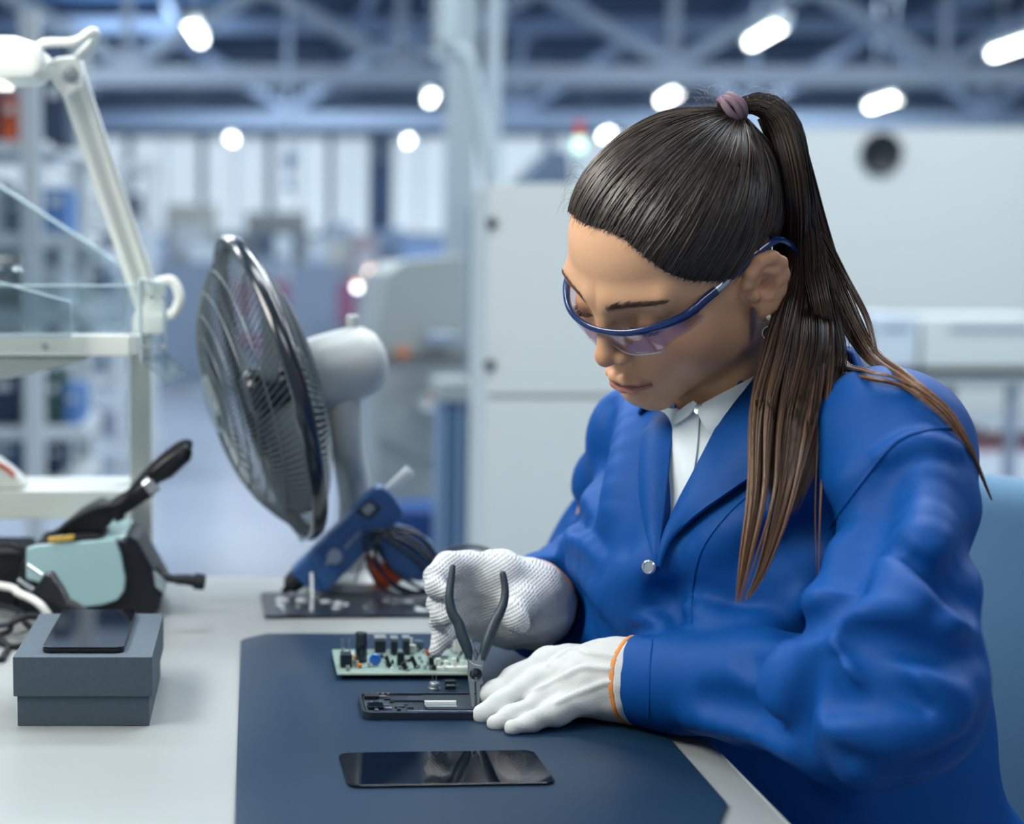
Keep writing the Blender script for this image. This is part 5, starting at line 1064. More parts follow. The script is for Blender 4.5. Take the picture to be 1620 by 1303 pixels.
# ================================================================== THE HALL
def S_(name, mb, m, parent=None, bev=0.): o = mb.build(name, m, parent, bev=bev); o['kind'] = 'structure'; return o
def bx(name, x0, x1, y0, y1, z0, z1, m, parent=None, o=(0, 0, 0), bev=0., lab=None, cat=None):
    mb = MB(); mb.box(V([(x0+x1)/2, (y0+y1)/2, (z0+z1)/2])-V(o), (x1-x0, y1-y0, z1-z0), bev=bev); return mb.build(name, m, parent, lab, cat=cat)
X_ = lambda px, Y: (px-CX)/F*Y
Z_ = lambda py, Y: float(W(400, py, Y=Y)[2])
FLO = mat('epoxy_floor', '8b98a8', rough=.22, var=.06, vscale=.6, spec=.6)
WALLP = mat('pale_wall', 'bcc8ca', rough=.7, var=.02, vscale=.4)
DECK = mat('blue_roof_deck', '335680', rough=.55)
nt = DECK.node_tree; N_ = nt.nodes; L_ = nt.links; tcn = N_.new('ShaderNodeTexCoord'); wv = N_.new('ShaderNodeTexWave'); wv.bands_direction = 'Y'; wv.inputs['Scale'].default_value = .8; L_.new(tcn.outputs['Object'], wv.inputs['Vector'])
bp = N_.new('ShaderNodeBump'); bp.inputs['Strength'].default_value = 1; bp.inputs['Distance'].default_value = .06; L_.new(wv.outputs['Fac'], bp.inputs['Height']); L_.new(bp.outputs['Normal'], N_['Principled BSDF'].inputs['Normal'])
STL = mat('light_blue_steel', '9fb6d4', rough=.5); STG = mat('grey_steel_beam', '8797a8', rough=.5); LAV = mat('lavender_panel', '9db0cc', rough=.6)
YW = 34.0; XL, XR = -9.5, 24.0; ZC = 5.7
mb = MB(); mb.box(((XL+XR)/2, (YW-5)/2, -.05), (XR-XL, YW+5, .10)); S_('floor', mb, FLO)
mb = MB(); mb.box(((XL+XR)/2, (YW-5)/2, ZC+.06), (XR-XL, YW+5, .12)); S_('ceiling', mb, DECK)
mb = MB(); mb.box((XL-.1, (YW-5)/2, ZC/2), (.2, YW+5, ZC)); S_('wall_left', mb, WALLP)
mb = MB(); mb.box((XR+.1, (YW-5)/2, ZC/2), (.2, YW+5, ZC)); S_('wall_right', mb, WALLP)
# back wall: sill wall, header and piers round tall windows
zs, zh = Z_(372, YW), Z_(214, YW)
mb = MB(); mb.box(((XL+XR)/2, YW+.1, zs/2), (XR-XL, .2, zs)); mb.box(((XL+XR)/2, YW+.1, (zh+ZC)/2), (XR-XL, .2, ZC-zh))
edges = [(-60, 204), (209, 318), (323, 424), (430, 520), (525, 584), (617, 706), (712, 860), (866, 1010), (1030, 1200), (1220, 1400), (1420, 1620), (1640, 1800)]
xs = [XL] + [X_(v, YW) for e in edges for v in e] + [XR]
for i in range(0, len(xs), 2): mb.box(((xs[i]+xs[i+1])/2, YW+.1, (zs+zh)/2), (xs[i+1]-xs[i], .2, zh-zs))
S_('wall_back', mb, mat('pale_blue_wall', 'b4c5da', rough=.6))
PANE = mat('window_daylight', 'dbe8ee', rough=.4, emit='cfe0ec', estr=.80)
for k, (a, b) in enumerate(edges):
    a, b = X_(a, YW), X_(b, YW); mb = MB(); mb.box(((a+b)/2, YW+.14, (zs+zh)/2), (b-a, .02, zh-zs)); w = S_('window_%d' % (k+1), mb, PANE)
    mb = MB(); t = .05
    for c, d in ((((a+b)/2, YW+.10, zs+t/2), (b-a, .07, t)), (((a+b)/2, YW+.10, zh-t/2), (b-a, .07, t)), ((a+t/2, YW+.10, (zs+zh)/2), (t, .07, zh-zs)), ((b-t/2, YW+.10, (zs+zh)/2), (t, .07, zh-zs)), (((a+b)/2, YW+.10, (zs+zh)/2), (t*.8, .06, zh-zs))): mb.box(c, d)
    f = mb.build('window_frame', mat('pale_frame', 'c5d2e0', rough=.5), w); f['kind'] = 'structure'
# trusses
def truss(Y, z0, z1, bay, x_off, m, hc=.26, lab=''):
    mb = MB(); mb.box(((XL+XR)/2, Y, z0+hc/2), (XR-XL-.02, .22, hc)); mb.box(((XL+XR)/2, Y, z1+.12), (XR-XL-.02, .22, .24))
    x = XL + x_off
    while x < XR-bay: mb.rod((x, Y, z0+hc), (x+bay/2, Y, z1), .11, 8); mb.rod((x+bay/2, Y, z1), (x+bay, Y, z0+hc), .11, 8); mb.rod((x+bay, Y, z0+hc), (x+bay, Y, z1), .07, 8); x += bay
    return mb
S_('trim_1', truss(27.0, Z_(202, 27), Z_(52, 27), 4.05, 2.0, STL), STL); S_('trim_2', truss(20.0, Z_(136, 20), Z_(-20, 20), 3.5, .9, STG, .24), STG)
S_('trim_3', truss(32.5, Z_(206, 32.5), Z_(88, 32.5), 3.2, 1.2, LAV, .30), LAV); S_('trim_4', truss(13.0, Z_(-60, 13)-.05, 5.2, 3.5, 1.7, STG, .24), STG)
mb = MB()
for x in np.arange(XL+1.5, XR, 3.3): mb.box((x, (YW+8)/2, ZC-.16), (.12, YW-8, .30))
S_('trim_5', mb, STL)
# wall column, partition with the clock
NAVY = mat('navy_column', '3d5f8c', rough=.6)
mb = MB(); mb.box((X_(599, 31), 31, Z_(255, 31)/2), (.26, .26, Z_(255, 31))); S_('trim_6', mb, NAVY)
GRC = mat('grey_painted_column', 'a3b1b6', rough=.55)
mb = MB(); mb.box((X_(724, 9.5), 9.5, ZC/2-.01), (.17, .2, ZC-.03)); S_('trim_7', mb, GRC)
mb = MB(); mb.box((X_(775, 11), 11, ZC/2-.01), (.09, .1, ZC-.03)); S_('trim_8', mb, GRC)
YP = 12.0; xp0 = X_(985, YP); zp = Z_(203, YP)
mb = MB(); mb.box(((xp0+XR)/2, YP+.06, zp/2), (XR-xp0-.02, .12, zp)); S_('wall_partition', mb, mat('partition_paint', 'bcc2bf', rough=.75))
cl = V([X_(1382, YP), YP-.002, Z_(243, YP)]); ck = empty('wall_clock', cl, 0, 'round black wall clock on the pale partition wall', 'clock')
mb = MB(); mb.lathe([(.158, .001), (.165, .02), (.150, .045), (.140, .040)], (0, 0, 0), (0, -1, 0), 40); mb.build('rim', BLK, ck); mb = MB(); mb.lathe([(.148, .010), (.0001, .011)], (0, 0, 0), (0, -1, 0), 40); mb.build('dial', mat('dark_dial', '2a3a46', rough=.08, coat=.8), ck)
mb = MB(); mb.rod((0, -.016, 0), (-.085, -.016, -.055), .020, 8); mb.build('hour_hand_glare', WHITE, ck); mb = MB(); mb.rod((0, -.020, 0), (.085, -.020, .062), .018, 8); mb.build('minute_hand_glare', WHITE, ck)  # hands widened to stand in for a pale reflection across the dial
# lamps
TUBE = mat('lamp_tube', 'ffffff', emit='fbfff4', estr=16.0)
lp = [(308, 50, 16.9, 'ceiling tube lamp highest at the left, above the fan'), (683, 152, 23.2, 'ceiling tube lamp left of the grey column, above the middle of the hall'), (365, 218, 31, 'small distant ceiling lamp left, in front of the far windows'), (647, 220, 31, 'small distant ceiling lamp beside the navy column'),
      (1212, 55, 17.1, 'long ceiling tube lamp above the ponytail'), (1060, 153, 23.5, 'ceiling tube lamp half hidden by the top of the head'), (1398, 162, 24.1, 'ceiling tube lamp just above the wall clock'), (1608, 74, 18.0, 'ceiling tube lamp cut by the right edge of the frame'), (962, 212, 31, 'distant ceiling lamp peeking out beside the forehead hair')]
l0 = None
yaw = -.066
for px, py, Y, lab in lp:
    c = W(px, py, Y=Y)
    if l0 is None:
        l0 = empty('ceiling_lamp', c, yaw, lab, 'lamp', 'tube lamps hanging under the roof'); mb = MB(); mb.rod((0, -.62, 0), (0, .62, 0), .045, 12); mb.build('tube', TUBE, l0)
        mb = MB(); mb.box((0, 0, .075), (.16, 1.35, .06), bev=.01); mb.box((0, -.655, .02), (.12, .04, .10)); mb.box((0, .655, .02), (.12, .04, .10)); mb.build('housing', mat('lamp_housing', 'b9c4cc', rough=.4), l0)
        mb = MB(); mb.rod((0, -.4, .10), (0, -.4, ZC-.3-c[2]), .008, 6); mb.rod((0, .4, .10), (0, .4, ZC-.3-c[2]), .008, 6); mb.build('hanger', STG, l0); l = l0
    else: l = copy_tree(l0)
    l.location = c; l['label'] = lab
# hanging hook and cable
mb = MB(); c = W(458, 230, Y=19); mb.rod((c[0], 19, Z_(300, 19)), (c[0], 19, ZC-.002), .022, 8); hk = mb.build('hoist_cable', STG, None, 'dark hoist cable hanging down from the roof above the fan', cat='hoist')
mb = MB(); mb.lathe([(.0001, -.1), (.07, -.06), (.08, .05), (.0001, .12)], (c[0], 19, Z_(255, 19)), n=14); mb.lathe([(.0001, -.06), (.05, -.03), (.05, .05), (.0001, .08)], (c[0], 19, Z_(296, 19)), n=14); mb.build('pulley_block', NAVY, hk)
# white machine cabinet behind the woman
CABW = mat('cabinet_grey_white', 'cdd5d3', rough=.5); YC = 3.5
cb0 = V([X_(980, YC), YC+.14, 0]); cb = empty('machine_cabinet', cb0, 0, 'tall pale grey machine cabinet behind the woman', 'cabinet'); x0, x1 = X_(770, YC), X_(1215, YC); zt = Z_(290, YC)
bx('carcass', x0+.002, x1, YC+.022, YC+.28, .08, zt-.004, CABW, cb, cb0, .006); bx('plinth', x0+.02, x1-.02, YC+.04, YC+.26, .0005, .08, BLK, cb, cb0)
d1 = bx('door', x0, x1, YC, YC+.020, Z_(624, YC), zt, CABW, cb, cb0, .003); d2 = bx('door', x0, x1, YC, YC+.020, .09, Z_(630, YC), CABW, cb, cb0, .003)
for py in (353, 577):
    mb = MB(); mb.lathe([(.008, 0), (.0125, .004), (.0125, .018), (.009, .024), (.0001, .024)], V([X_(774, YC), YC-.0005, Z_(py, YC)])-cb0, (0, -1, 0), 18); mb.build('knob', BLK, d1)
# slanted machine left of it
MG = mat('machine_beige_grey', 'a5aeae', rough=.5); MB2 = mat('machine_blue_grey', '5f7fa6', rough=.5); YM = 5.2
m0 = V([X_(680, YM), YM+.4, 0]); mc = empty('slanted_machine', m0, 0, 'beige-grey production machine with a slanted hood beside the pale cabinet', 'machine')
def pp_(name, pts, Y, th, m, par=mc, o=m0, bev=.01): P_ = [W(x, y, Y=Y) for x, y in pts]; n = len(P_); a = np.array(P_)-o; b = a+V([0, th, 0]); mb = MB(); mb.add(np.concatenate([a, b]), [tuple(range(n)), tuple(range(n, 2*n))[::-1]] + [(i, n+i, n+(i+1) % n, (i+1) % n) for i in range(n)]); return mb.build(name, m, par, bev=bev)
pp_('hood', [(612, 432), (640, 412), (736, 402), (742, 560), (590, 562)], YM, .9, MG); pp_('front_panel', [(590, 566), (742, 566), (744, 690), (724, 720), (670, 730), (598, 690)], YM+.02, .86, MG)
fz = Z_(0, YM); zb = [Z_(735, YM), .0005]; bx('body_base', X_(602, YM), X_(742, YM), YM+.10, YM+.95, .0005, Z_(700, YM), MG, mc, m0, .01)
pp_('tray', [(672, 650), (690, 636), (742, 640), (742, 690), (720, 690)], YM-.35, .34, mat('pale_tray', 'a9b5ba', rough=.5)); bx('rail', X_(592, YM), X_(742, YM), YM-.03, YM, Z_(568, YM), Z_(560, YM), mat('rail_brown', '77706a', rough=.5), mc, m0)
for px, py in ((637, 558), (688, 627)): mb = MB(); mb.lathe([(.022, 0), (.022, .02), (.0001, .03)], W(px, py, Y=YM-.36 if py > 600 else YM-.031)-m0, (0, -1, 0), 14); mb.build('button', mat('dull_orange', 'c07844', rough=.5), mc)
bx('control_box', X_(668, YM), X_(712, YM), YM-.30, YM-.02, Z_(540, YM), Z_(524, YM), STG, mc, m0, .005)
# blue-grey fluted column stand between machine and cabinet
s0 = V([X_(735, 4.3), 4.4, 0]); fs_ = empty('profile_stand', s0, 0, 'blue-grey aluminium profile stand between the machine and the cabinet', 'stand')
for k, px in enumerate((700, 716, 732, 748, 762)): bx('profile', X_(px-6, 4.3), X_(px+6, 4.3), 4.28, 4.40, .0005, Z_(632, 4.3), MB2 if k % 2 else mat('profile_light', '7d97b5', rough=.4, metal=.3), fs_, s0, .004)
bx('stand_top', X_(690, 4.3), X_(768, 4.3), 4.22, 4.44, Z_(632, 4.3)+.001, Z_(600, 4.3), MG, fs_, s0, .01); bx('screen_arm', X_(742, 4.3), X_(764, 4.3), 4.3, 4.36, Z_(600, 4.3), Z_(330, 4.3), STG, fs_, s0, .004)
# curved suction duct
mb = MB(); mb.tube(catmull([W(690, 92, Y=7), W(712, 78, Y=7), W(738, 90, Y=7), W(752, 140, Y=7), W(764, 220, Y=7), W(776, 300, Y=7), W(784, 420, Y=7)], 8), .030, 14); mb.rod(W(690, 92, Y=7), W(708, 60, Y=7.0)+V([0, 0, 0]), .028, 12)
mb.rod(W(704, 70, Y=7), V([X_(704, 7), 7, ZC-.002]), .050, 14); mb.build('suction_duct', GRC, None, 'curved grey suction duct coming down from the roof by the cabinet', cat='duct')
mb = MB(); mb.rod(W(784, 415, Y=7), V([X_(784, 7), 7, .0005]), .030, 12); mb.build('stand_pipe', GRC, None, 'upright grey pipe under the suction duct', cat='pipe')
# blue slanted frame and dark blue bin
mb = MB(); mb.rod(W(632, 420, Y=6.4), W(560, 600, Y=6.4), .055, 12); mb.rod(W(560, 596, Y=6.4), V([X_(560, 6.4), 6.4, .0005]), .055, 12); mb.build('bent_tube_stand', mat('pale_blue_frame', '7c9cc6', rough=.5), None, 'pale blue bent tube frame left of the slanted machine', cat='frame')
bn0 = V([X_(664, 4.6), 4.7, 0]); mb = MB(); z1_ = Z_(805, 4.6); mb.box((0, 0, z1_/2+.0005), (.16, .25, z1_), bev=.02); b_ = mb.build('blue_bin', mat('deep_blue_bin', '1b4580', rough=.5), None, 'dark blue bin standing below the slanted machine', cat='bin'); b_.location = bn0
# signal tower
t0 = V([X_(910, 7), 7, 0]); sg = empty('signal_tower', t0, 0, 'machine signal light with a red top, orange middle and pale green lower lamp', 'signal light')
for a, b, m, r in ((190, 212, mat('signal_red', 'b52a1c', emit='c0301c', estr=.25), .017), (212, 218, mat('signal_orange', 'd8782c', emit='e08030', estr=.3), .018), (218, 240, mat('signal_green', 'bff0dc', emit='c8ffe8', estr=1.6), .027)):
    mb = MB(); mb.rod((0, 0, Z_(b, 7)), (0, 0, Z_(a, 7)-.002), r, 16); mb.build('signal_lamp', m, sg)
mb = MB(); mb.rod((0, 0, Z_(330, 7)), (0, 0, Z_(240, 7)-.001), .018, 10); mb.build('pole', GRC, sg); mb = MB(); mb.box((.32, .3, Z_(330, 7)/2), (.9, .7, Z_(330, 7)-.001), bev=.02); mb.build('cabinet_body', STG, sg)
mb = MB(); P_ = [W(830, 282, Y=9), W(876, 236, Y=9), W(900, 240, Y=9), W(905, 284, Y=9)]; n = 4; a = np.array(P_); b = a+V([0, .5, 0]); mb.add(np.concatenate([a, b]), [tuple(range(n)), tuple(range(n, 2*n))[::-1]] + [(i, n+i, n+(i+1) % n, (i+1) % n) for i in range(n)])
mb.box(((a[0][0]+a[3][0])/2, 9.25, a[0][2]/2), (.26, .5, a[0][2]-.002)); mb.build('dark_hood', mat('slate', '5d7187', rough=.5), None, 'slate grey sloped machine hood left of the head', cat='machine')
# ---- racks at the left
RK = mat('rack_grey', 'c3ccd0', rough=.5); DKB = mat('dark_bin', '16324f', rough=.45); YR = 5.0
rk0 = V([X_(60, YR), YR+.3, 0]); rk = empty('storage_rack', rk0, 0, 'tall grey steel storage rack behind the bench lamp', 'rack'); xa, xb = X_(-260, YR), X_(152, YR)
for x, y in ((X_(53, YR), YR), (xa, YR), (X_(132, YR+.62), YR+.6), (xa, YR+.6)): bx('post', x-.03, x+.03, y-.03, y+.03, .0005, Z_(20, YR), RK, rk, rk0)
SHZ = [Z_(v, YR) for v in (232, 378, 500, 688, 770)]
for z in SHZ: bx('shelf_board', xa, X_(66, YR), YR+.031, YR+.57, z-.022, z+.022, RK, rk, rk0)
for z in SHZ[:1]: mb = MB(); mb.rod(V([X_(66, YR), YR, z])-rk0, V([X_(140, YR+.6), YR+.6, z])-rk0, .022, 8); mb.build('side_brace', RK, rk)
cols = [DKB, mat('slate_bin', '3c5a78', rough=.5), mat('pale_box', 'b7c4cf', rough=.6), mat('bin_green', '2b4c4a', rough=.5), mat('blue_box', '4a76ae', rough=.5)]
stuff = [(0, -20, 2, 120, 0, 'dark blue crate at the end of the top rack shelf'), (0, 6, 36, 72, 'o', 'orange file box on the top rack shelf beside the post'), (0, 72, 108, 110, 0, 'tall dark blue crate right of the rack post, top shelf'),
         (1, -40, 8, 84, 2, 'pale box at the left of the second rack shelf'), (1, 10, 36, 60, 1, 'slate bin on the second rack shelf left of the post'), (1, 70, 110, 70, 4, 'blue box right of the post on the second rack shelf'), (2, -30, 34, 56, 3, 'dark green bin on the third rack shelf left of the post'), (2, 72, 104, 66, 2, 'pale box on the third rack shelf'),
         (3, -20, 30, 90, 0, 'dark blue bin on the fourth rack shelf left of the post'), (3, 70, 96, 84, 3, 'dark green bin right of the post on the fourth rack shelf'), (4, -40, 34, 60, 1, 'slate bin on the lowest rack shelf'), (4, 70, 96, 54, 0, 'dark blue bin on the lowest rack shelf right of the post'), (3, 100, 126, 60, 4, 'blue box at the open end of the fourth rack shelf')]
for i, (s, a, b, h, c, lab) in enumerate(stuff):
    m = mat('orange_file', 'b8512a', rough=.5) if c == 'o' else cols[c]; z = SHZ[s]+.0225; hh_ = h/F*(YR+.1); o0 = V([(X_(a, YR+.1)+X_(b, YR+.1))/2, YR+.25, z]); w = X_(b, YR+.1)-X_(a, YR+.1)
    bo_ = empty('storage_bin' if c != 'o' else 'file_box', o0, 0, lab, 'bin' if c != 'o' else 'box', 'bins on the storage rack' if c != 'o' else None); mb = MB(); mb.box((0, 0, hh_/2+.0005), (w, .30, hh_), bev=.008); mb.build('bin_body', m, bo_); mb = MB(); mb.box((0, -.1535, hh_*.7), (w*.5, .006, hh_*.16), bev=.002); mb.build('label_holder', RK, bo_)
bx_ = X_(120, YR)
for z in SHZ[1:]: bx('shelf_board', X_(68, YR), X_(132, YR), YR+.031, YR+.57, z-.022, z+.022, RK, rk, rk0)
# second rack farther back
r20 = V([X_(170, 8.5), 8.7, 0]); r2 = empty('storage_rack', r20, 0, 'farther grey rack seen between the lamp arm and the nearer rack', 'rack')
for px in (110, 192, 238): bx('post', X_(px, 8.5)-.03, X_(px, 8.5)+.03, 8.5, 8.56, .0005, Z_(250, 8.5), RK, r2, r20)
for py in (262, 350, 470, 600, 700): bx('shelf_board', X_(100, 8.5), X_(244, 8.5), 8.561, 9.0, Z_(py, 8.5)-.03, Z_(py, 8.5)+.03, RK, r2, r20)
rg = random.Random(8); pale = [cols[2], mat('white_thing', 'dfe8ee', rough=.4), cols[4], cols[0], cols[1], mat('lilac_box', '8e8fb8', rough=.5)]
for s, py in enumerate((350, 470, 600, 700)):
    for k, px in enumerate((122, 150, 176, 214)):
        w = rg.uniform(16, 22); h = rg.uniform(34, 66); m = pale[rg.randrange(6)]; z = Z_(py, 8.5)+.031; o0 = V([X_(px, 8.6), 8.72, z]); b = empty('small_crate', o0, 0, '%s crate, %s along the %s shelf of the farther rack' % (m.name.replace('_', ' ').replace(' box', '').replace(' bin', '').replace(' thing', ''), ('first', 'second', 'third', 'fourth')[k], ('top loaded', 'second loaded', 'third loaded', 'lowest loaded')[s]), 'crate', 'crates on the farther rack')
        mb = MB(); mb.box((0, 0, h/F*4.3), (w/F*8.6, .25, h/F*8.6), bev=.01); mb.build('crate_body', m, b); mb = MB(); mb.box((0, -.128, h/F*5.5), (w/F*5, .006, .04)); mb.build('label_holder', RK, b)
# lamp glints of a far workplace
# ---- workplaces in the middle distance
def cubicle(px0, px1, pyt, Y, lab, m):
    o0 = V([(X_(px0, Y)+X_(px1, Y))/2, Y, 0]); e = empty('desk_divider', o0, 0, lab, 'divider', 'fabric dividers between the far desks'); w = X_(px1, Y)-X_(px0, Y); z = Z_(pyt, Y)
    mb = MB(); mb.box((0, 0, z/2+.02), (w, .05, z-.06), bev=.01); mb.build('panel', m, e); mb = MB(); mb.box((0, 0, z+.0), (w+.02, .07, .03)); mb.build('top_rail', STG, e)
    for s in (-1, 1): mb = MB(); mb.box((s*w*.4, 0, .0155), (.05, .35, .03)); mb.build('foot', STG, e)
DV = mat('grey_divider', '75869a', rough=.7)
cubicle(458, 540, 420, 13, 'grey divider panel right of the fan between two pink chair backs', DV); cubicle(245, 345, 415, 14, 'grey divider panel left behind the fan guard', DV); cubicle(350, 452, 408, 16, 'grey divider panel straight behind the top of the fan', mat('grey_divider_light', '9aa9ba', rough=.7))
for px, lab in ((443, 'pink chair back left of the grey divider'), (551, 'dark pink chair back right of the grey divider'), (386, 'pink chair seen through the rear guard of the fan')):
    Y = 14.2 if px == 386 else 12.2; o0 = V([X_(px, Y), Y, 0]); e = empty('task_chair', o0, 0, lab, 'chair', 'pink chairs at the far desks'); z = Z_(430, Y); mb = MB(); mb.box((0, .18, z-.25), (.15, .05, .36), bev=.02); mb.build('backrest', mat('magenta_fabric', '80506e', rough=.8), e)
    mb = MB(); mb.box((0, 0, .46), (.38, .38, .08), bev=.03); mb.build('seat', MATS['magenta_fabric'], e); mb = MB(); mb.rod((0, 0, .03), (0, 0, .42), .03, 10); mb.box((0, 0, .02), (.4, .06, .035)); mb.box((0, 0, .0201), (.06, .4, .035)); mb.build('pedestal', BLK, e); mb = MB(); mb.rod((0, .15, .42), (0, .215, z-.3), .015, 8); mb.build('back_bar', BLK, e)
def machine(px0, px1, pyt, Y, dep, lab, m, m2=None, name='far_machine', cat='machine', win=None):
    w = X_(px1, Y)-X_(px0, Y); z = Z_(pyt, Y); o0 = V([(X_(px0, Y)+X_(px1, Y))/2, Y+dep/2, 0]); e = empty(name, o0, 0, lab, cat)
    mb = MB(); mb.box((0, 0, z/2+.03), (w, dep, z-.06), bev=.03); mb.build('housing', m, e); mb = MB(); mb.box((0, 0, .02), (w*.9, dep*.9, .038)); mb.build('plinth', BLK, e)
    mb = MB(); mb.box((0, -dep/2-.012, z*.72), (w*.7, .02, z*.22), bev=.008); mb.build('panel', m2 or DV, e); mb = MB(); mb.box((w*.1, -dep/2-.03, z*.45), (w*.5, .02, .05)); mb.build('handle', STG, e)
PW = mat('machine_white', 'c6d3dc', rough=.45); PB = mat('machine_pale_blue', '9db6d6', rough=.45); BE = mat('machine_beige', 'a9aeac', rough=.5); CYW = mat('cyan_white', 'd5e2ea', rough=.4)
for a in [(262, 342, 322, 25, 1.2, 'beige machine housing low against the far windows at the left', BE, PW), (388, 486, 334, 24, 1.4, 'wide beige cabinet in front of the far middle window', BE, DV), (205, 258, 372, 20, 1.0, 'pale blue machine at the left below the far windows', PB, CYW), (486, 520, 378, 21, .8, 'slim white machine right of the wide beige cabinet', PW, PB),
          (512, 556, 352, 26, 1.0, 'dark-topped machine beyond the two signal lights', STG, BE), (560, 596, 372, 22, 1.0, 'pale pinkish machine beyond the two signal lights', mat('pinkish_grey', 'b5a8ae', rough=.5), PW), (600, 640, 362, 23, 1.0, 'pale blue machine under the navy column', PB, DV), (640, 700, 378, 19, 1.0, 'pale blue machine left of the grey column', mat('machine_soft_blue', '84a3cf', rough=.5), CYW),
          (436, 462, 372, 18, .5, 'narrow white tower standing right of the fan', CYW, PW), (300, 350, 388, 18, .9, 'white machine behind the top of the fan', PW, PB), (150, 205, 395, 15, .8, 'white machine beyond the lamp arm', CYW, PB), (800, 1010, 330, 16, 1.2, 'long pale machine behind the cabinet', PW, PB)]: machine(*a)
for px, py, lab in ((585, 432, 'upper right of two small white lights with orange caps'), (565, 455, 'lower left of two small white lights with orange caps')):
    Y = 9.0; c = W(px, py, Y=Y); e = empty('indicator_light', V([c[0], Y, 0]), 0, lab, 'indicator light', 'small lights right of the fan'); mb = MB(); mb.lathe([(.0001, -.015), (.018, -.006), (.018, .012), (.0001, .015)], (0, 0, c[2]), n=14); mb.build('bulb', mat('white_bulb', 'ffffff', emit='f2fbff', estr=9), e)
    mb = MB(); mb.lathe([(.020, .016), (.020, .030), (.0001, .034)], (0, 0, c[2]+.004), n=14); mb.build('cap', mat('amber_cap', 'e8a04a', emit='f0a040', estr=3), e); mb = MB(); mb.rod((0, 0, .0005), (0, 0, c[2]-.016), .012, 8); mb.build('post', STG, e)
# ---- right side: bench with boxes and a red vise
YB2 = 7.0; d0 = V([X_(1600, YB2), YB2+.4, 0]); de = empty('side_bench', d0, 0, 'steel bench with a lower shelf at the right behind the woman', 'bench'); zt2 = Z_(600, YB2)
bx('bench_top', X_(1350, YB2), X_(1990, YB2), YB2, YB2+.75, zt2-.035, zt2, mat('bench_grey', '8c979d', rough=.5), de, d0, .004); bx('lower_shelf', X_(1360, YB2), X_(1980, YB2), YB2+.05, YB2+.7, Z_(716, YB2), Z_(706, YB2), mat('dull_red_shelf', '8e5560', rough=.6), de, d0)
for px in (1372, 1612, 1960):
    for y in (YB2+.04, YB2+.68): bx('leg', X_(px, YB2)-.02, X_(px, YB2)+.02, y-.02, y+.02, .0005, zt2-.036, STG, de, d0)
for a, b, t, dz, m, lab, nm in [(1340, 1395, 508, 0, mat('lilac_white', 'b4bed0', rough=.5), 'lilac-white box at the left end of the side bench', 'parcel_box'), (1400, 1478, 500, .0, PW, 'pale box behind the shoulder on the side bench', 'parcel_box'), (1482, 1700, 502, .012, mat('off_white_box', 'cdd5d2', rough=.6), 'long off-white printer housing on the side bench', 'printer')]:
    z0 = zt2 + .0005; w = X_(b, YB2)-X_(a, YB2); h = Z_(t, YB2)-z0; o0 = V([(X_(a, YB2)+X_(b, YB2))/2, YB2+.38, z0]); e = empty(nm, o0, 0, lab, 'box' if nm != 'printer' else 'printer'); mb = MB(); mb.box((0, 0, h/2+.02), (w-.01, .45, h-.04), bev=.015); mb.build('shell', m, e); mb = MB(); mb.box((0, .01, .015), (w*.9, .42, .028)); mb.build('dark_base', BLK, e); mb = MB(); mb.box((0, -.228, h*.8), (w*.6, .008, .02)); mb.build('slot', STG, e)
vz = Z_(706, YB2)+.0005; v0 = V([X_(1562, YB2), YB2+.25, vz]); ve = empty('bench_vise', v0, 0, 'small red bench vise on the lower shelf of the side bench', 'vise'); RD = mat('vise_red', 'b0402c', rough=.4)
mb = MB(); mb.box((0, 0, .015), (.10, .10, .028), bev=.005); mb.build('vise_base', RD, ve); mb = MB(); mb.box((-.03, 0, .062), (.045, .07, .064), bev=.012); mb.build('fixed_jaw', RD, ve); mb = MB(); mb.box((.034, 0, .058), (.035, .065, .056), bev=.012); mb.build('moving_jaw', RD, ve); mb = MB(); mb.rod((.05, 0, .055), (.12, 0, .055), .008, 10); mb.rod((.112, 0, .02), (.112, 0, .09), .004, 8); mb.build('screw_handle', TIN, ve)
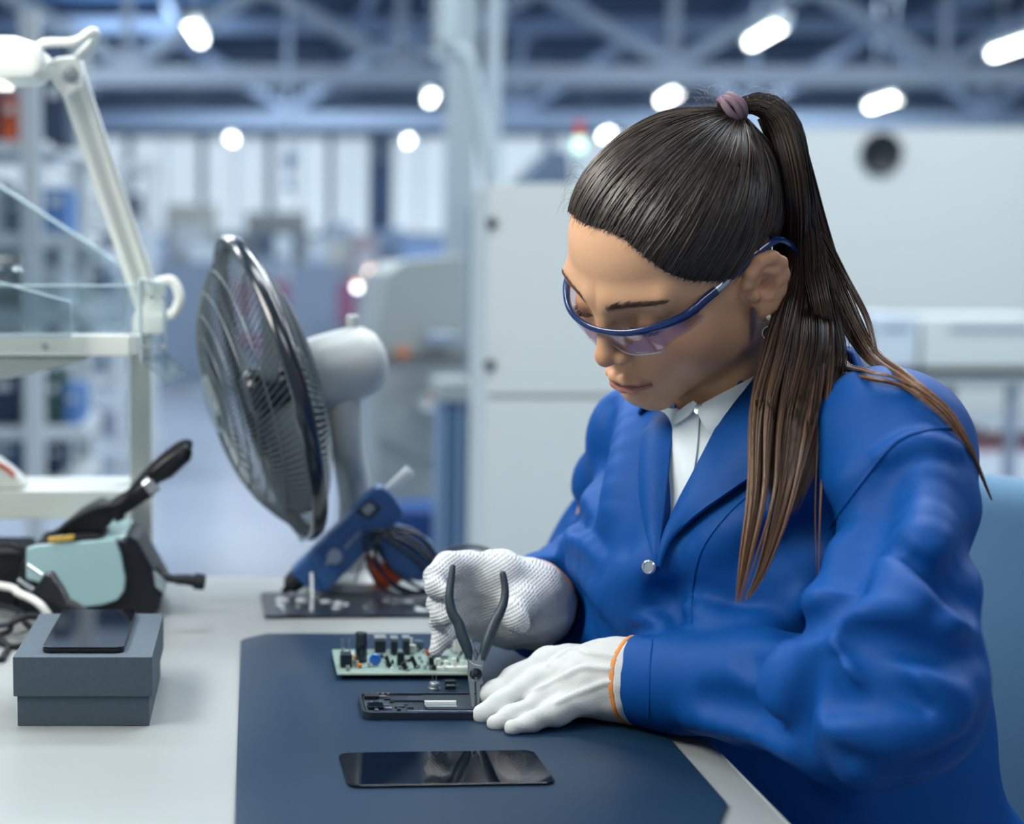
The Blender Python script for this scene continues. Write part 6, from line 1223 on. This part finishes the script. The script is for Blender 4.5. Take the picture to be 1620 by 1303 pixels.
# ================================================================== LIGHT
wd = bpy.data.worlds.new('world'); scene.world = wd; wd.use_nodes = True
wd.node_tree.nodes['Background'].inputs[0].default_value = (.56, .66, .76, 1); wd.node_tree.nodes['Background'].inputs[1].default_value = .42
def area(name, loc, tgt, size, e, col=(1, 1, 1)):
    l = bpy.data.lights.new(name, 'AREA'); l.energy = e; l.color = col; l.shape = 'RECTANGLE'; l.size, l.size_y = size
    o = bpy.data.objects.new(name, l); COL.objects.link(o); o.location = V(loc)
    o.rotation_euler = (Vector(V(tgt)) - Vector(V(loc))).to_track_quat('-Z', 'Y').to_euler(); return o
area('bench_light', (-.95, .9, 2.05), (.35, 1.25, .95), (1.0, .5), 33, (1, .97, .90))
area('unseen_overhead_light', (.25, 1.75, 2.7), (.35, 1.4, .9), (1.6, .4), 25, (.90, .96, 1))  # unseen overhead light, placed for sheen on hair and shoulders
area('unseen_overhead_light', (1.0, -1.2, 3.4), (1.8, 3.4, .8), (1.8, .5), 30, (.92, .97, 1))  # fill light added behind the camera to brighten the cabinet
area('unseen_overhead_light', (1.7, 1.7, 3.1), (1.65, 3.5, .7), (1.4, .3), 34, (.92, .97, 1))  # second fill added out of view, aimed at the cabinet front
for k, (x, y) in enumerate(((2, 5), (-4, 5), (8, 6), (-2, 10), (5, 9), (-2, 17), (6, 16), (1, 24), (9, 24), (13, 14))):
    area('hall_fill_light', (x, y, 5.3), (x, y+.01, 0), (3, 1.2), 285, (.88, .95, 1))  # broad area lights added under the roof for ambient light
for k, (x, y) in enumerate(((0, 12), (4, 20), (-2, 26), (9, 20), (3, 8))):
    area('roof_fill_light', (x, y, 5.0), (x, y+.5, 9), (2.5, 1), 55, (.75, .87, 1))  # upward fill lights added to make the roof steel paler
scene.view_settings.view_transform = 'Standard'; scene.view_settings.look = 'None'; scene.view_settings.gamma = 1; scene.view_settings.exposure = 0
scene.view_settings.use_curve_mapping = False
scene.render.film_transparent = False
scene.cycles.max_bounces = 8; scene.cycles.transparent_max_bounces = 16; scene.cycles.use_denoising = True; scene.cycles.caustics_refractive = False; scene.cycles.caustics_reflective = False; scene.cycles.sample_clamp_indirect = 6
